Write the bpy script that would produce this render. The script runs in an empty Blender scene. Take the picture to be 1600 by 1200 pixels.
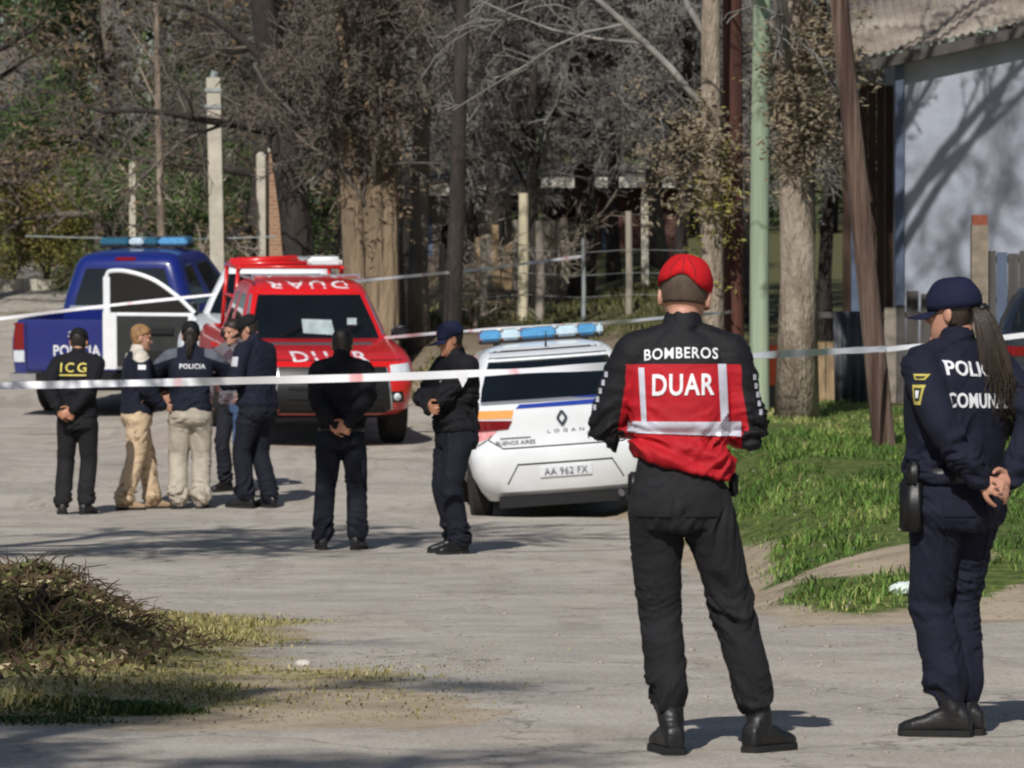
import bpy, bmesh, math, random
import numpy as np
from mathutils import Vector, Matrix, Euler
from mathutils.bvhtree import BVHTree
PI = math.pi
R = math.radians
scene = bpy.context.scene
COL = scene.collection

# ------------------------------------------------------------------ camera, world, sun, exposure
FPX = 8800.0            # focal length in pixels of the 1600 px wide photograph
EYE = 1.6
cam_data = bpy.data.cameras.new('camera')
cam_data.sensor_width = 36.0
cam_data.lens = 36.0 * FPX / 1600.0
cam_data.clip_start = 0.5
cam_data.clip_end = 5000.0
cam_data.dof.use_dof = True
cam_data.dof.focus_distance = 27.0
cam_data.dof.aperture_fstop = 11.0
cam = bpy.data.objects.new('camera', cam_data)
COL.objects.link(cam)
cam.location = (0, 0, EYE)
cam.rotation_euler = (R(90) - math.atan(120 / FPX), 0, 0)
scene.camera = cam

SUN_EL, SUN_AZ = 41.0, 13.0      # sun behind the camera, a little to the left
world = bpy.data.worlds.new('World')
scene.world = world
world.use_nodes = True
wn = world.node_tree
sky = wn.nodes.new('ShaderNodeTexSky')
sky.sky_type = 'NISHITA'
sky.sun_disc = False
sky.sun_elevation = R(SUN_EL)
sky.sun_rotation = R(180 + SUN_AZ)
sky.air_density = 1.0
bg = wn.nodes['Background']
bg.inputs['Strength'].default_value = 0.055
wn.links.new(sky.outputs['Color'], bg.inputs['Color'])
sun_l = bpy.data.lights.new('sun', 'SUN')
sun_l.energy = 4.1
sun_l.angle = R(0.53)
sun_l.color = (1.0, 0.965, 0.915)
sun = bpy.data.objects.new('sun', sun_l)
COL.objects.link(sun)
sun.rotation_euler = (R(90 - SUN_EL), 0, R(-SUN_AZ))
sun.location = (-10, -20, 30)
scene.view_settings.view_transform = 'Standard'
scene.view_settings.look = 'None'
scene.view_settings.gamma = 1.0
scene.view_settings.use_curve_mapping = False
scene.view_settings.exposure = 0.0
try:
    scene.cycles.filter_width = 2.0
except Exception:
    pass

def P(px, py, Y):
    """a point of the photograph at real depth Y"""
    return Vector(((px - 800) * Y / FPX, Y, EYE + (480 - py) * Y / FPX))
def X(px, Y):
    return (px - 800) * Y / FPX

# ------------------------------------------------------------------ helpers
def tag(o, label=None, cat=None, group=None, kind=None):
    if label: o['label'] = label
    if cat: o['category'] = cat
    if group: o['group'] = group
    if kind: o['kind'] = kind
    return o
def empty(name, loc, rz=0.0):
    o = bpy.data.objects.new(name, None)
    COL.objects.link(o)
    o.location = loc
    o.rotation_euler = (0, 0, rz)
    o.empty_display_size = 0.2
    return o
def link(name, me, parent=None):
    o = bpy.data.objects.new(name, me)
    COL.objects.link(o)
    if parent is not None: o.parent = parent
    return o
def mesh_from(verts, faces, smooth=True, mats=(), name='mesh'):
    me = bpy.data.meshes.new(name)
    if isinstance(verts, np.ndarray): verts = verts.tolist()
    if isinstance(faces, np.ndarray): faces = faces.tolist()
    me.from_pydata(verts, [], faces)
    for m in mats: me.materials.append(m)
    if smooth: me.polygons.foreach_set('use_smooth', [True] * len(me.polygons))
    me.update()
    return me
def copy_tree(o, parent=None):
    c = o.copy(); COL.objects.link(c); c.parent = parent
    for ch in list(o.children): copy_tree(ch, c)
    return c

class MB:
    """collects shapes for ONE mesh object"""
    def __init__(s): s.v = []; s.f = []
    def add(s, vs, fs):
        b = len(s.v)
        s.v.extend([tuple(v) for v in vs])
        s.f.extend([tuple(i + b for i in f) for f in fs])
    def box(s, c, size, rot=None, taper=1.0):
        hx, hy, hz = size[0] / 2, size[1] / 2, size[2] / 2
        vs = [Vector((x * (taper if z > 0 else 1), y * (taper if z > 0 else 1), z)) for z in (-hz, hz) for x, y in ((-hx, -hy), (hx, -hy), (hx, hy), (-hx, hy))]
        if rot is not None:
            M = rot if isinstance(rot, Matrix) else Euler(rot).to_matrix()
            vs = [M @ v for v in vs]
        c = Vector(c)
        s.add([v + c for v in vs], [(3, 2, 1, 0), (4, 5, 6, 7), (0, 1, 5, 4), (1, 2, 6, 5), (2, 3, 7, 6), (3, 0, 4, 7)])
        return s
    def bar(s, a, b, w, t=None, up=(0, 0, 1)):
        a, b = Vector(a), Vector(b); t = t or w
        d = (b - a).normalized()
        u = d.cross(Vector(up))
        if u.length < 1e-4: u = d.cross(Vector((0, 1, 0)))
        u.normalize(); n = u.cross(d)
        vs = []
        for p in (a, b):
            for x, y in ((-w / 2, -t / 2), (w / 2, -t / 2), (w / 2, t / 2), (-w / 2, t / 2)):
                vs.append(p + u * x + n * y)
        s.add(vs, [(3, 2, 1, 0), (4, 5, 6, 7), (0, 1, 5, 4), (1, 2, 6, 5), (2, 3, 7, 6), (3, 0, 4, 7)])
        return s
    def tube(s, pts, radii, n=6, cap=True, ry=None):
        """tube through pts; radii number or list; ry: other half axis (list) measured along the ring's second axis"""
        pts = [Vector(p) for p in pts]
        k = len(pts)
        if not hasattr(radii, '__len__'): radii = [radii] * k
        d0 = (pts[1] - pts[0]).normalized()
        ref = Vector((0, 0, 1)) if abs(d0.z) < 0.9 else Vector((1, 0, 0))
        u = d0.cross(ref).normalized()
        vs, fs = [], []
        for i in range(k):
            d = (pts[min(i + 1, k - 1)] - pts[max(i - 1, 0)])
            if d.length < 1e-9: d = d0.copy()
            d.normalize()
            u = (u - d * u.dot(d))
            if u.length < 1e-6: u = d.orthogonal()
            u.normalize()
            w = d.cross(u)
            r = radii[i]; r2 = r if ry is None else ry[i]
            for j in range(n):
                a = 2 * PI * j / n
                vs.append(pts[i] + u * (r * math.cos(a)) + w * (r2 * math.sin(a)))
        for i in range(k - 1):
            for j in range(n):
                j2 = (j + 1) % n
                fs.append((i * n + j, i * n + j2, (i + 1) * n + j2, (i + 1) * n + j))
        if cap:
            fs.append(tuple(range(n - 1, -1, -1))); fs.append(tuple((k - 1) * n + j for j in range(n)))
        s.add(vs, fs)
        return s
    def loft(s, rings, cap=True):
        n = len(rings[0]); vs = [p for r in rings for p in r]; fs = []
        for i in range(len(rings) - 1):
            for j in range(n):
                j2 = (j + 1) % n
                fs.append((i * n + j, i * n + j2, (i + 1) * n + j2, (i + 1) * n + j))
        if cap:
            fs.append(tuple(range(n - 1, -1, -1))); fs.append(tuple((len(rings) - 1) * n + j for j in range(n)))
        s.add(vs, fs)
        return s
    def ball(s, c, r, nu=12, nv=8, rot=None):
        c = Vector(c); r = Vector(r) if hasattr(r, '__len__') else Vector((r, r, r))
        rings = []
        for i in range(nv + 1):
            t = -PI / 2 + PI * (i * 0.98 + 0.01 * nv) / nv
            ring = []
            for j in range(nu):
                a = 2 * PI * j / nu
                v = Vector((r.x * math.cos(t) * math.cos(a), r.y * math.cos(t) * math.sin(a), r.z * math.sin(t)))
                if rot is not None: v = rot @ v
                ring.append(c + v)
            rings.append(ring)
        return s.loft(rings)
    def lathe(s, prof, n=24, axis='z', c=(0, 0, 0)):
        c = Vector(c); rings = []
        for r, h in prof:
            ring = []
            for j in range(n):
                a = 2 * PI * j / n
                if axis == 'z': v = Vector((r * math.cos(a), r * math.sin(a), h))
                elif axis == 'x': v = Vector((h, r * math.cos(a), r * math.sin(a)))
                else: v = Vector((r * math.sin(a), h, r * math.cos(a)))
                ring.append(c + v)
            rings.append(ring)
        return s.loft(rings)
    def mesh(s, mats=(), smooth=False, name='mesh'):
        return mesh_from(s.v, s.f, smooth, mats if isinstance(mats, (list, tuple)) else (mats,), name)
    def build(s, name, m, parent=None, smooth=False, angle=None):
        me = s.mesh(m, smooth, name)
        if angle is not None: sharp(me, angle)
        return link(name, me, parent)

def sharp(me, angle=35):
    """smooth shading with edges sharper than the angle kept hard"""
    bm = bmesh.new(); bm.from_mesh(me)
    bmesh.ops.recalc_face_normals(bm, faces=bm.faces)
    for f in bm.faces: f.smooth = True
    lim = R(angle)
    for e in bm.edges:
        if len(e.link_faces) == 2: e.smooth = e.calc_face_angle(0) < lim
    bm.to_mesh(me); bm.free()

def evaluated(me, mods):
    """mesh after a list of modifier set-up functions"""
    o = bpy.data.objects.new('temporary', me); COL.objects.link(o)
    for f in mods: f(o)
    dg = bpy.context.evaluated_depsgraph_get()
    out = bpy.data.meshes.new_from_object(o.evaluated_get(dg))
    bpy.data.objects.remove(o)
    return out
def remesh(me, voxel, smooth_it=3, fac=0.5):
    def a(o):
        m = o.modifiers.new('r', 'REMESH'); m.mode = 'VOXEL'; m.voxel_size = voxel; m.use_smooth_shade = True
    def b(o):
        if smooth_it:
            m = o.modifiers.new('s', 'SMOOTH'); m.iterations = smooth_it; m.factor = fac
    return evaluated(me, [a, b])
def co(me):
    a = np.empty(len(me.vertices) * 3, np.float32); me.vertices.foreach_get('co', a); return a.reshape(-1, 3).astype(np.float64)
def nrm(me):
    a = np.empty(len(me.vertices) * 3, np.float32); me.vertices.foreach_get('normal', a); return a.reshape(-1, 3).astype(np.float64)
def set_co(me, a):
    me.vertices.foreach_set('co', a.astype(np.float32).ravel()); me.update()
def fattr(me, name, vals):
    at = me.attributes.new(name, 'FLOAT', 'POINT'); at.data.foreach_set('value', np.asarray(vals, np.float32))

# vectorised gradient noise
_rs = np.random.RandomState(7)
_perm = np.concatenate([_rs.permutation(256)] * 3)
_grad = _rs.normal(size=(256, 3)); _grad /= np.linalg.norm(_grad, axis=1)[:, None]
def noise(p):
    p = np.asarray(p, float); i = np.floor(p).astype(int); f = p - i
    u = f * f * f * (f * (f * 6 - 15) + 10)
    out = np.zeros(len(p))
    for dx in (0, 1):
        for dy in (0, 1):
            for dz in (0, 1):
                h = _perm[_perm[_perm[(i[:, 0] + dx) & 255] + ((i[:, 1] + dy) & 255)] + ((i[:, 2] + dz) & 255)]
                g = _grad[h]
                d = g[:, 0] * (f[:, 0] - dx) + g[:, 1] * (f[:, 1] - dy) + g[:, 2] * (f[:, 2] - dz)
                w = (u[:, 0] if dx else 1 - u[:, 0]) * (u[:, 1] if dy else 1 - u[:, 1]) * (u[:, 2] if dz else 1 - u[:, 2])
                out += w * d
    return out
def sstep(a, b, x):
    t = np.clip((np.asarray(x, float) - a) / (b - a), 0, 1); return t * t * (3 - 2 * t)
def catmull(pts, n):
    pts = [Vector(p) for p in pts]; out = []
    for i in range(len(pts) - 1):
        p0 = pts[max(i - 1, 0)]; p1 = pts[i]; p2 = pts[i + 1]; p3 = pts[min(i + 2, len(pts) - 1)]
        for k in range(n):
            t = k / n
            out.append(0.5 * ((2 * p1) + (p2 - p0) * t + (2 * p0 - 5 * p1 + 4 * p2 - p3) * t * t + (3 * p1 - p0 - 3 * p2 + p3) * t ** 3))
    out.append(pts[-1]); return out
def lerp_list(vals, n):
    out = []
    for i in range(len(vals) - 1):
        for k in range(n):
            t = k / n; t = t * t * (3 - 2 * t) * 0.5 + t * 0.5
            out.append(vals[i] * (1 - t) + vals[i + 1] * t)
    out.append(vals[-1]); return out

# ------------------------------------------------------------------ materials
def srgb(r, g, b):
    f = lambda c: c / 12.92 if c <= 0.04045 else ((c + 0.055) / 1.055) ** 2.4
    return (f(r / 255), f(g / 255), f(b / 255))
def node(nt, kind, **kw):
    n = nt.nodes.new(kind)
    for k, v in kw.items():
        if k in n.inputs: n.inputs[k].default_value = v
        else: setattr(n, k, v)
    return n
def pmat(name, c, rough=0.6, var=0.2, scale=6.0, bump=0.15, bscale=80.0, metal=0.0, spec=0.5, coat=0.0, c2=None, stretch=None, thr=None, trans=0.0, dist=0.01):
    """procedural material: base colour broken up by noise, fine relief by bump"""
    m = bpy.data.materials.new(name); m.use_nodes = True
    nt = m.node_tree; b = nt.nodes['Principled BSDF']
    tc = node(nt, 'ShaderNodeTexCoord')
    mp = node(nt, 'ShaderNodeMapping')
    if stretch: mp.inputs['Scale'].default_value = stretch
    nt.links.new(tc.outputs['Object'], mp.inputs['Vector'])
    n1 = node(nt, 'ShaderNodeTexNoise', Scale=scale, Detail=5.0, Roughness=0.6)
    nt.links.new(mp.outputs['Vector'], n1.inputs['Vector'])
    rmp = node(nt, 'ShaderNodeMapRange')
    lo, hi = thr or (0.3, 0.7)
    rmp.inputs['From Min'].default_value = lo; rmp.inputs['From Max'].default_value = hi
    nt.links.new(n1.outputs['Fac'], rmp.inputs['Value'])
    mix = node(nt, 'ShaderNodeMix', data_type='RGBA')
    a = tuple(x * (1 - var) for x in c) if c2 is None else c
    d = tuple(min(x * (1 + var), 1) for x in c) if c2 is None else c2
    mix.inputs[6].default_value = (*a, 1); mix.inputs[7].default_value = (*d, 1)
    nt.links.new(rmp.outputs['Result'], mix.inputs[0])
    nt.links.new(mix.outputs[2], b.inputs['Base Color'])
    b.inputs['Roughness'].default_value = rough
    b.inputs['Metallic'].default_value = metal
    b.inputs['Specular IOR Level'].default_value = spec
    b.inputs['Coat Weight'].default_value = coat
    b.inputs['Coat Roughness'].default_value = 0.05
    if bump:
        n2 = node(nt, 'ShaderNodeTexNoise', Scale=bscale, Detail=4.0)
        nt.links.new(mp.outputs['Vector'], n2.inputs['Vector'])
        bp = node(nt, 'ShaderNodeBump', Strength=bump, Distance=dist)
        nt.links.new(n2.outputs['Fac'], bp.inputs['Height'])
        nt.links.new(bp.outputs['Normal'], b.inputs['Normal'])
    if trans:
        b.inputs['Subsurface Weight'].default_value = 0.0
    return m

M = {}
M['bark'] = pmat('bark grey brown', srgb(100, 92, 84), .95, .5, 5, .9, 30, stretch=(1, 1, .25), dist=.05)
M['bark_dark'] = pmat('bark dark', srgb(54, 48, 44), .95, .5, 5, .9, 30, stretch=(1, 1, .25), dist=.05)
M['bark_tan'] = pmat('bark tan', srgb(134, 116, 94), .95, .4, 4, 1.0, 18, stretch=(1, 1, .15), dist=.08)
M['bark_pale'] = pmat('bark pale', srgb(122, 108, 94), .95, .3, 6, 1.0, 34, stretch=(1, 1, .3), dist=.05, c2=srgb(168, 154, 138), thr=(.38, .62))
M['twig'] = pmat('twigs grey', srgb(126, 123, 118), .95, .4, 3, 0)
M['twig_brown'] = pmat('twigs brown', srgb(96, 88, 80), .95, .45, 3, 0)
M['twig_pale'] = pmat('twigs pale', srgb(172, 160, 144), .95, .35, 3, 0)
M['leaf_dark'] = pmat('leaves dark green', srgb(42, 62, 34), .7, .5, 1.2, 0, c2=srgb(92, 112, 58))
M['leaf_olive'] = pmat('leaves olive', srgb(92, 100, 44), .75, .5, 1.5, 0, c2=srgb(168, 156, 84))
M['leaf_brown'] = pmat('leaves dead brown', srgb(84, 72, 60), .85, .5, 2.5, 0, c2=srgb(140, 120, 96))
M['leaf_rust'] = pmat('leaves rust', srgb(78, 66, 50), .85, .5, 2.0, 0, c2=srgb(138, 118, 84))
M['ivy'] = pmat('ivy dead leaves', srgb(92, 82, 68), .85, .5, 3, 0, c2=srgb(156, 142, 118))
# ------------------------------------------------------------------ vehicles
def paint(name, c, rough=.28, dust=.35):
    m = pmat(name, c, rough, .06, 3, .04, 9, spec=.5, coat=.7, dist=.01)
    nt = m.node_tree; b = nt.nodes['Principled BSDF']; L = nt.links.new
    tc = node(nt, 'ShaderNodeTexCoord'); sp = node(nt, 'ShaderNodeSeparateXYZ'); L(tc.outputs['Object'], sp.inputs[0])
    mr = node(nt, 'ShaderNodeMapRange'); mr.inputs['From Min'].default_value = .75; mr.inputs['From Max'].default_value = .25
    L(sp.outputs[2], mr.inputs['Value'])
    n = node(nt, 'ShaderNodeTexNoise', Scale=5.0, Detail=6.0); L(tc.outputs['Object'], n.inputs['Vector'])
    mu = node(nt, 'ShaderNodeMath', operation='MULTIPLY'); L(mr.outputs['Result'], mu.inputs[0]); L(n.outputs['Fac'], mu.inputs[1])
    m2 = node(nt, 'ShaderNodeMath', operation='MULTIPLY'); L(mu.outputs[0], m2.inputs[0]); m2.inputs[1].default_value = dust
    src = b.inputs['Base Color'].links[0].from_socket
    mx = node(nt, 'ShaderNodeMix', data_type='RGBA'); L(m2.outputs[0], mx.inputs[0]); L(src, mx.inputs[6]); mx.inputs[7].default_value = (*srgb(150, 136, 120), 1)
    L(mx.outputs[2], b.inputs['Base Color'])
    return m
M['red_paint'] = paint('red paint', srgb(206, 26, 26)); M['blue_paint'] = paint('blue paint', srgb(24, 38, 112)); M['white_paint'] = paint('white paint', srgb(226, 229, 232))
M['dark_paint'] = paint('dark blue paint', srgb(22, 28, 40))
M['glass'] = pmat('dark window glass', srgb(14, 18, 20), .06, .3, 2, 0, spec=.6, coat=.5)
M['tyre'] = pmat('tyre rubber', srgb(34, 33, 32), .9, .3, 30, .4, 60)
M['rim'] = pmat('wheel rim', srgb(120, 120, 124), .4, .2, 10, 0, metal=.7)
M['chrome'] = pmat('bright trim', srgb(200, 202, 206), .2, .1, 10, 0, metal=.8)
M['lamp_red'] = pmat('red tail lamp', srgb(120, 14, 20), .15, .3, 40, 0, coat=.6)
M['lamp_clear'] = pmat('clear headlamp', srgb(206, 212, 218), .12, .15, 30, 0, coat=.6)
M['lamp_amber'] = pmat('amber lamp', srgb(206, 120, 30), .2, .2, 30, 0, coat=.5)
M['lamp_blue'] = pmat('blue light bar lens', srgb(84, 152, 200), .2, .25, 25, 0, coat=.6)
M['lamp_teal'] = pmat('teal light bar lens', srgb(34, 96, 124), .2, .3, 25, 0, coat=.6)
M['lamp_cyan'] = pmat('pale blue lens', srgb(190, 212, 224), .2, .15, 25, 0, coat=.6)
M['seam'] = pmat('panel gap', srgb(24, 24, 26), .9, .2, 10, 0)
M['plate'] = pmat('number plate white', srgb(216, 218, 222), .45, .06, 20, .1)
M['orange_sticker'] = pmat('orange reflective sticker', srgb(240, 160, 84), .4, .1, 30, 0)
M['blue_sticker'] = pmat('blue sticker', srgb(38, 62, 152), .4, .1, 30, 0)
M['pink_sticker'] = pmat('red white sticker', srgb(226, 150, 152), .4, .15, 30, 0)
M['print_dark'] = pmat('dark print', srgb(56, 62, 76), .5, .2, 60, 0)

# ------------------------------------------------------------------ the ground
def base_h(y):
    y = np.asarray(y, float)
    h = -0.31 * sstep(22, 43, y)
    h = h + 0.045 * np.clip(y - 53.5, 0, 18.5) + 0.056 * np.clip(y - 72, 0, 34)
    h = h + 0.02 * np.clip(y - 106, 0, 60)
    return h
def ground_h(x, y):
    x = np.asarray(x, float); y = np.asarray(y, float)
    h = base_h(y)
    # grass verge on the right: it rises from a step at 31 m and along the road's right edge
    xe = 1.45 - 0.03 * np.clip(y - 35, 0, 17) + 0.10 * np.sin(y * .7)
    right = -0.07 + 0.0168 * (y - 31)
    right = np.where(y > 66, right + 0.03 * (y - 66), right)
    k = sstep(0.0, 1.3, x - xe) * sstep(30.4, 34.0, y)
    k2 = 0.10 * sstep(0, .5, x - xe) * sstep(30.6, 34.0, y) * (1 - sstep(48, 58, y))
    h = h * (1 - k) + np.maximum(right, h) * k + k2
    # yard bank behind the cars
    h = h + 0.75 * sstep(66, 76, y) * sstep(-2.0, -0.9, x) * (1 - sstep(2.0, 3.5, x))
    # heap on the left verge
    d2 = ((x + 2.25) / .62) ** 2 + ((y - 26.9) / 1.6) ** 2
    h = h + 0.17 * np.exp(-d2 * 1.2)
    h = h + 0.05 * sstep(-1.3, -2.2, x) * sstep(21.8, 23.5, y) * (1 - sstep(30, 33, y))
    h = h - 0.20 * sstep(-3.6, -4.9, x) * sstep(58, 67, y) * (1 - sstep(84, 96, y))
    p = np.stack([x * .6, y * .35, np.zeros_like(x)], -1).reshape(-1, 3)
    near = np.clip(1.2 - np.abs(y - 45) / 60, 0, 1)
    h = h + (noise(p) * .04).reshape(x.shape) * near * sstep(20, 24, y)
    p2 = np.stack([x * 2.6, y * 1.9, np.ones_like(x)], -1).reshape(-1, 3)
    h = h + (noise(p2) * .008).reshape(x.shape) * near
    return h
def gh(x, y):
    return float(ground_h(np.array([float(x)]), np.array([float(y)]))[0])
def verge_edge(y): return 1.45 - 0.03 * np.clip(y - 35, 0, 17) + 0.10 * np.sin(y * .7)
def road_mask(x, y):
    """1 on the worn road, 0 on soil and grass"""
    n = noise(np.stack([x * .9, y * .45, np.full_like(x, 3.3)], -1).reshape(-1, 3)).reshape(x.shape)
    n2 = noise(np.stack([x * 3.1, y * 1.6, np.full_like(x, 9.3)], -1).reshape(-1, 3)).reshape(x.shape)
    w = n * .9 + n2 * .35
    right = sstep(.25, -.25, x - verge_edge(y) + w * .35)
    right = np.maximum(right, sstep(30.9, 30.0, y + w * .8))
    lx = np.where(y < 33, -1.2 + 1.1 * sstep(27, 22.5, y), -9.0)
    lx = lx - 7.5 * sstep(31, 34, y) * (y < 33)
    left = sstep(-.35, .35, x - lx + w * 1.0)
    left = np.maximum(left, sstep(21.7, 21.0, y + w * .4))
    far = 1 - sstep(67, 69, y + w) * sstep(-2.4, -1.6, x)
    return right * left * far
def grass_mask(x, y):
    n = noise(np.stack([x * .8, y * .5, np.full_like(x, 6.1)], -1).reshape(-1, 3)).reshape(x.shape)
    n2 = noise(np.stack([x * 2.4, y * 1.2, np.full_like(x, 1.7)], -1).reshape(-1, 3)).reshape(x.shape)
    w = n + .5 * n2
    g = sstep(.05, .6, x - verge_edge(y) + w * .5) * sstep(31.2, 32.8, y + w * 2.2)
    bare = np.exp(-(((x - 2.35) / .75) ** 2 + ((y - 34.6) / 1.5) ** 2)) 
    g = g * (1 - .95 * sstep(.35, .7, bare))
    g2 = .9 * sstep(66.5, 70, y) * sstep(-2.0, -1.0, x) * sstep(-.1, .3, w + .1)
    g3 = .85 * sstep(-.75, -1.6, x + w * .8) * sstep(21.4, 22.3, y) * (1 - sstep(30, 33, y))
    g3 = np.maximum(g3, (.35 + .4 * sstep(-.1, .4, w)) * sstep(.3, -.5, x + .5 * w) * sstep(21.4, 21.8, y + .3 * w) * (1 - sstep(24.5, 28, y)))
    g4 = .6 * sstep(78, 92, y) * sstep(-.2, .4, w)
    return np.clip(np.maximum.reduce([g, g2, g3, g4]), 0, 1)

xs = np.concatenate([np.linspace(-900, -20, 14), np.linspace(-16, -8, 12), np.arange(-7.4, 7.4, .11), np.linspace(8, 16, 12), np.linspace(20, 900, 14)])
ys = np.concatenate([np.linspace(-120, 12, 16), np.arange(13, 80, .14), np.arange(80, 125, 1.0), np.linspace(130, 1800, 16)])
GX, GY = np.meshgrid(xs, ys)
GZ = ground_h(GX, GY)
RM = road_mask(GX, GY); GM = grass_mask(GX, GY)
nx, ny = len(xs), len(ys)
ids = np.arange(nx * ny).reshape(ny, nx)
quads = np.stack([ids[:-1, :-1], ids[:-1, 1:], ids[1:, 1:], ids[1:, :-1]], -1).reshape(-1, 4)
GV = np.stack([GX, GY, GZ], -1).reshape(-1, 3)
rmv, gmv = RM.ravel(), GM.ravel()
is_road = rmv[quads].mean(1) > .5

def ground_material():
    m = bpy.data.materials.new('ground and worn road'); m.use_nodes = True
    nt = m.node_tree; b = nt.nodes['Principled BSDF']; L = nt.links.new
    tc = node(nt, 'ShaderNodeTexCoord')
    def ns(scale, detail=5, rough=.6, stretch=None, dist=0):
        n = node(nt, 'ShaderNodeTexNoise', Scale=scale, Detail=float(detail), Roughness=rough, Distortion=float(dist))
        if stretch:
            mp = node(nt, 'ShaderNodeMapping'); mp.inputs['Scale'].default_value = stretch
            L(tc.outputs['Object'], mp.inputs['Vector']); L(mp.outputs['Vector'], n.inputs['Vector'])
        else: L(tc.outputs['Object'], n.inputs['Vector'])
        return n.outputs['Fac']
    def ramp(v, a, bb):
        r = node(nt, 'ShaderNodeMapRange', interpolation_type='SMOOTHSTEP')
        r.inputs['From Min'].default_value = a; r.inputs['From Max'].default_value = bb
        L(v, r.inputs['Value']); return r.outputs['Result']
    def mix(f, a, c):
        x = node(nt, 'ShaderNodeMix', data_type='RGBA')
        if isinstance(f, float): x.inputs[0].default_value = f
        else: L(f, x.inputs[0])
        for i, v in ((6, a), (7, c)):
            if isinstance(v, tuple): x.inputs[i].default_value = (*v, 1)
            else: L(v, x.inputs[i])
        return x.outputs[2]
    def math_(op, a, c):
        x = node(nt, 'ShaderNodeMath', operation=op)
        for i, v in ((0, a), (1, c)):
            if isinstance(v, (int, float)): x.inputs[i].default_value = v
            else: L(v, x.inputs[i])
        return x.outputs[0]
    ar = node(nt, 'ShaderNodeAttribute', attribute_name='road').outputs['Fac']
    ag = node(nt, 'ShaderNodeAttribute', attribute_name='grass').outputs['Fac']
    asph = mix(ramp(ns(1.1, 6), .35, .65), srgb(160, 153, 144), srgb(184, 176, 166))
    asph = mix(ramp(ns(.5, 6, .65, (1, .45, 1)), .5, .68), asph, srgb(182, 173, 159))      # dust
    asph = mix(ramp(ns(.9, 7, .7, (.5, 1.3, 1)), .57, .70), asph, srgb(132, 122, 110))      # damp soil patches
    asph = mix(ramp(ns(2.3, 6, .75, (1, .6, 1)), .48, .66), asph, srgb(168, 159, 145))
    asph = mix(math_('MULTIPLY', ramp(ns(44, 4, .75), .50, .66), .75), asph, srgb(112, 104, 96))                     # dark aggregate
    asph = mix(ramp(ns(34, 2, .6), .60, .70), asph, srgb(196, 190, 180))                     # pale chips
    vor = node(nt, 'ShaderNodeTexVoronoi', feature='DISTANCE_TO_EDGE', Scale=.55)
    mp = node(nt, 'ShaderNodeMapping'); mp.inputs['Scale'].default_value = (1.2, .6, 1)
    nz = node(nt, 'ShaderNodeTexNoise', Scale=2.5, Detail=4.0)
    va = node(nt, 'ShaderNodeVectorMath', operation='MULTIPLY_ADD')
    L(tc.outputs['Object'], nz.inputs['Vector']); L(nz.outputs['Color'], va.inputs[0]); va.inputs[1].default_value = (.7, .7, .7); L(tc.outputs['Object'], va.inputs[2])
    L(va.outputs[0], mp.inputs['Vector']); L(mp.outputs['Vector'], vor.inputs['Vector'])
    crack = ramp(vor.outputs['Distance'], .012, .0)
    asph = mix(math_('MULTIPLY', crack, .55), asph, srgb(92, 86, 80))
    soil = mix(ramp(ns(1.7, 6), .3, .7), srgb(146, 131, 112), srgb(180, 165, 143))
    soil = mix(ramp(ns(24, 4), .55, .7), soil, srgb(118, 100, 82))
    dry = mix(ramp(ns(14, 5, .7, (1.6, .5, 1)), .35, .65), srgb(112, 106, 66), srgb(176, 164, 118))
    grn = mix(ramp(ns(9, 5, .7), .35, .65), srgb(58, 74, 32), srgb(102, 112, 54))
    isright = node(nt, 'ShaderNodeSeparateXYZ'); L(tc.outputs['Object'], isright.inputs[0])
    gcol = mix(math_('MULTIPLY', ramp(isright.outputs[0], .6, 1.4), ramp(isright.outputs[1], 67, 62)), dry, grn)
    e = ns(7, 5, .7)
    gfac = ramp(math_('ADD', ag, math_('MULTIPLY', math_('SUBTRACT', e, .5), 1.1)), .3, .7)
    rfac = ramp(math_('ADD', ar, math_('MULTIPLY', math_('SUBTRACT', ns(3.5, 6, .7), .5), 1.4)), .35, .7)
    far_ = ramp(isright.outputs[1], 66, 76)
    soil = mix(far_, soil, srgb(104, 92, 76)); gcol = mix(far_, gcol, srgb(88, 86, 56))
    col = mix(rfac, soil, asph)
    col = mix(gfac, col, gcol)
    rut = node(nt, 'ShaderNodeTexNoise', Scale=1.0, Detail=5.0, Roughness=.7); mr_ = node(nt, 'ShaderNodeMapping'); mr_.inputs['Scale'].default_value = (1.6, .22, 1); mr_.inputs['Rotation'].default_value = (0, 0, R(9)); L(tc.outputs['Object'], mr_.inputs['Vector']); L(mr_.outputs['Vector'], rut.inputs['Vector'])
    col = mix(math_('MULTIPLY', math_('MULTIPLY', ramp(rut.outputs['Fac'], .54, .66), rfac), .35), col, srgb(126, 116, 104))
    L(col, b.inputs['Base Color'])
    b.inputs['Roughness'].default_value = .92
    b.inputs['Specular IOR Level'].default_value = .25
    h = math_('ADD', math_('MULTIPLY', ns(28, 5, .75), .6), math_('MULTIPLY', ns(6, 5), .9))
    bp = node(nt, 'ShaderNodeBump', Strength=.32, Distance=.02); L(h, bp.inputs['Height']); L(bp.outputs['Normal'], b.inputs['Normal'])
    return m
M['ground'] = ground_material()
for nm, sel in (('road', is_road), ('ground', ~is_road)):
    q = quads[sel]; used = np.unique(q); remap = np.full(nx * ny, -1); remap[used] = np.arange(len(used))
    me = mesh_from(GV[used], remap[q], True, (M['ground'],), nm)
    fattr(me, 'road', rmv[used]); fattr(me, 'grass', gmv[used])
    tag(link(nm, me), kind='structure')

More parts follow.
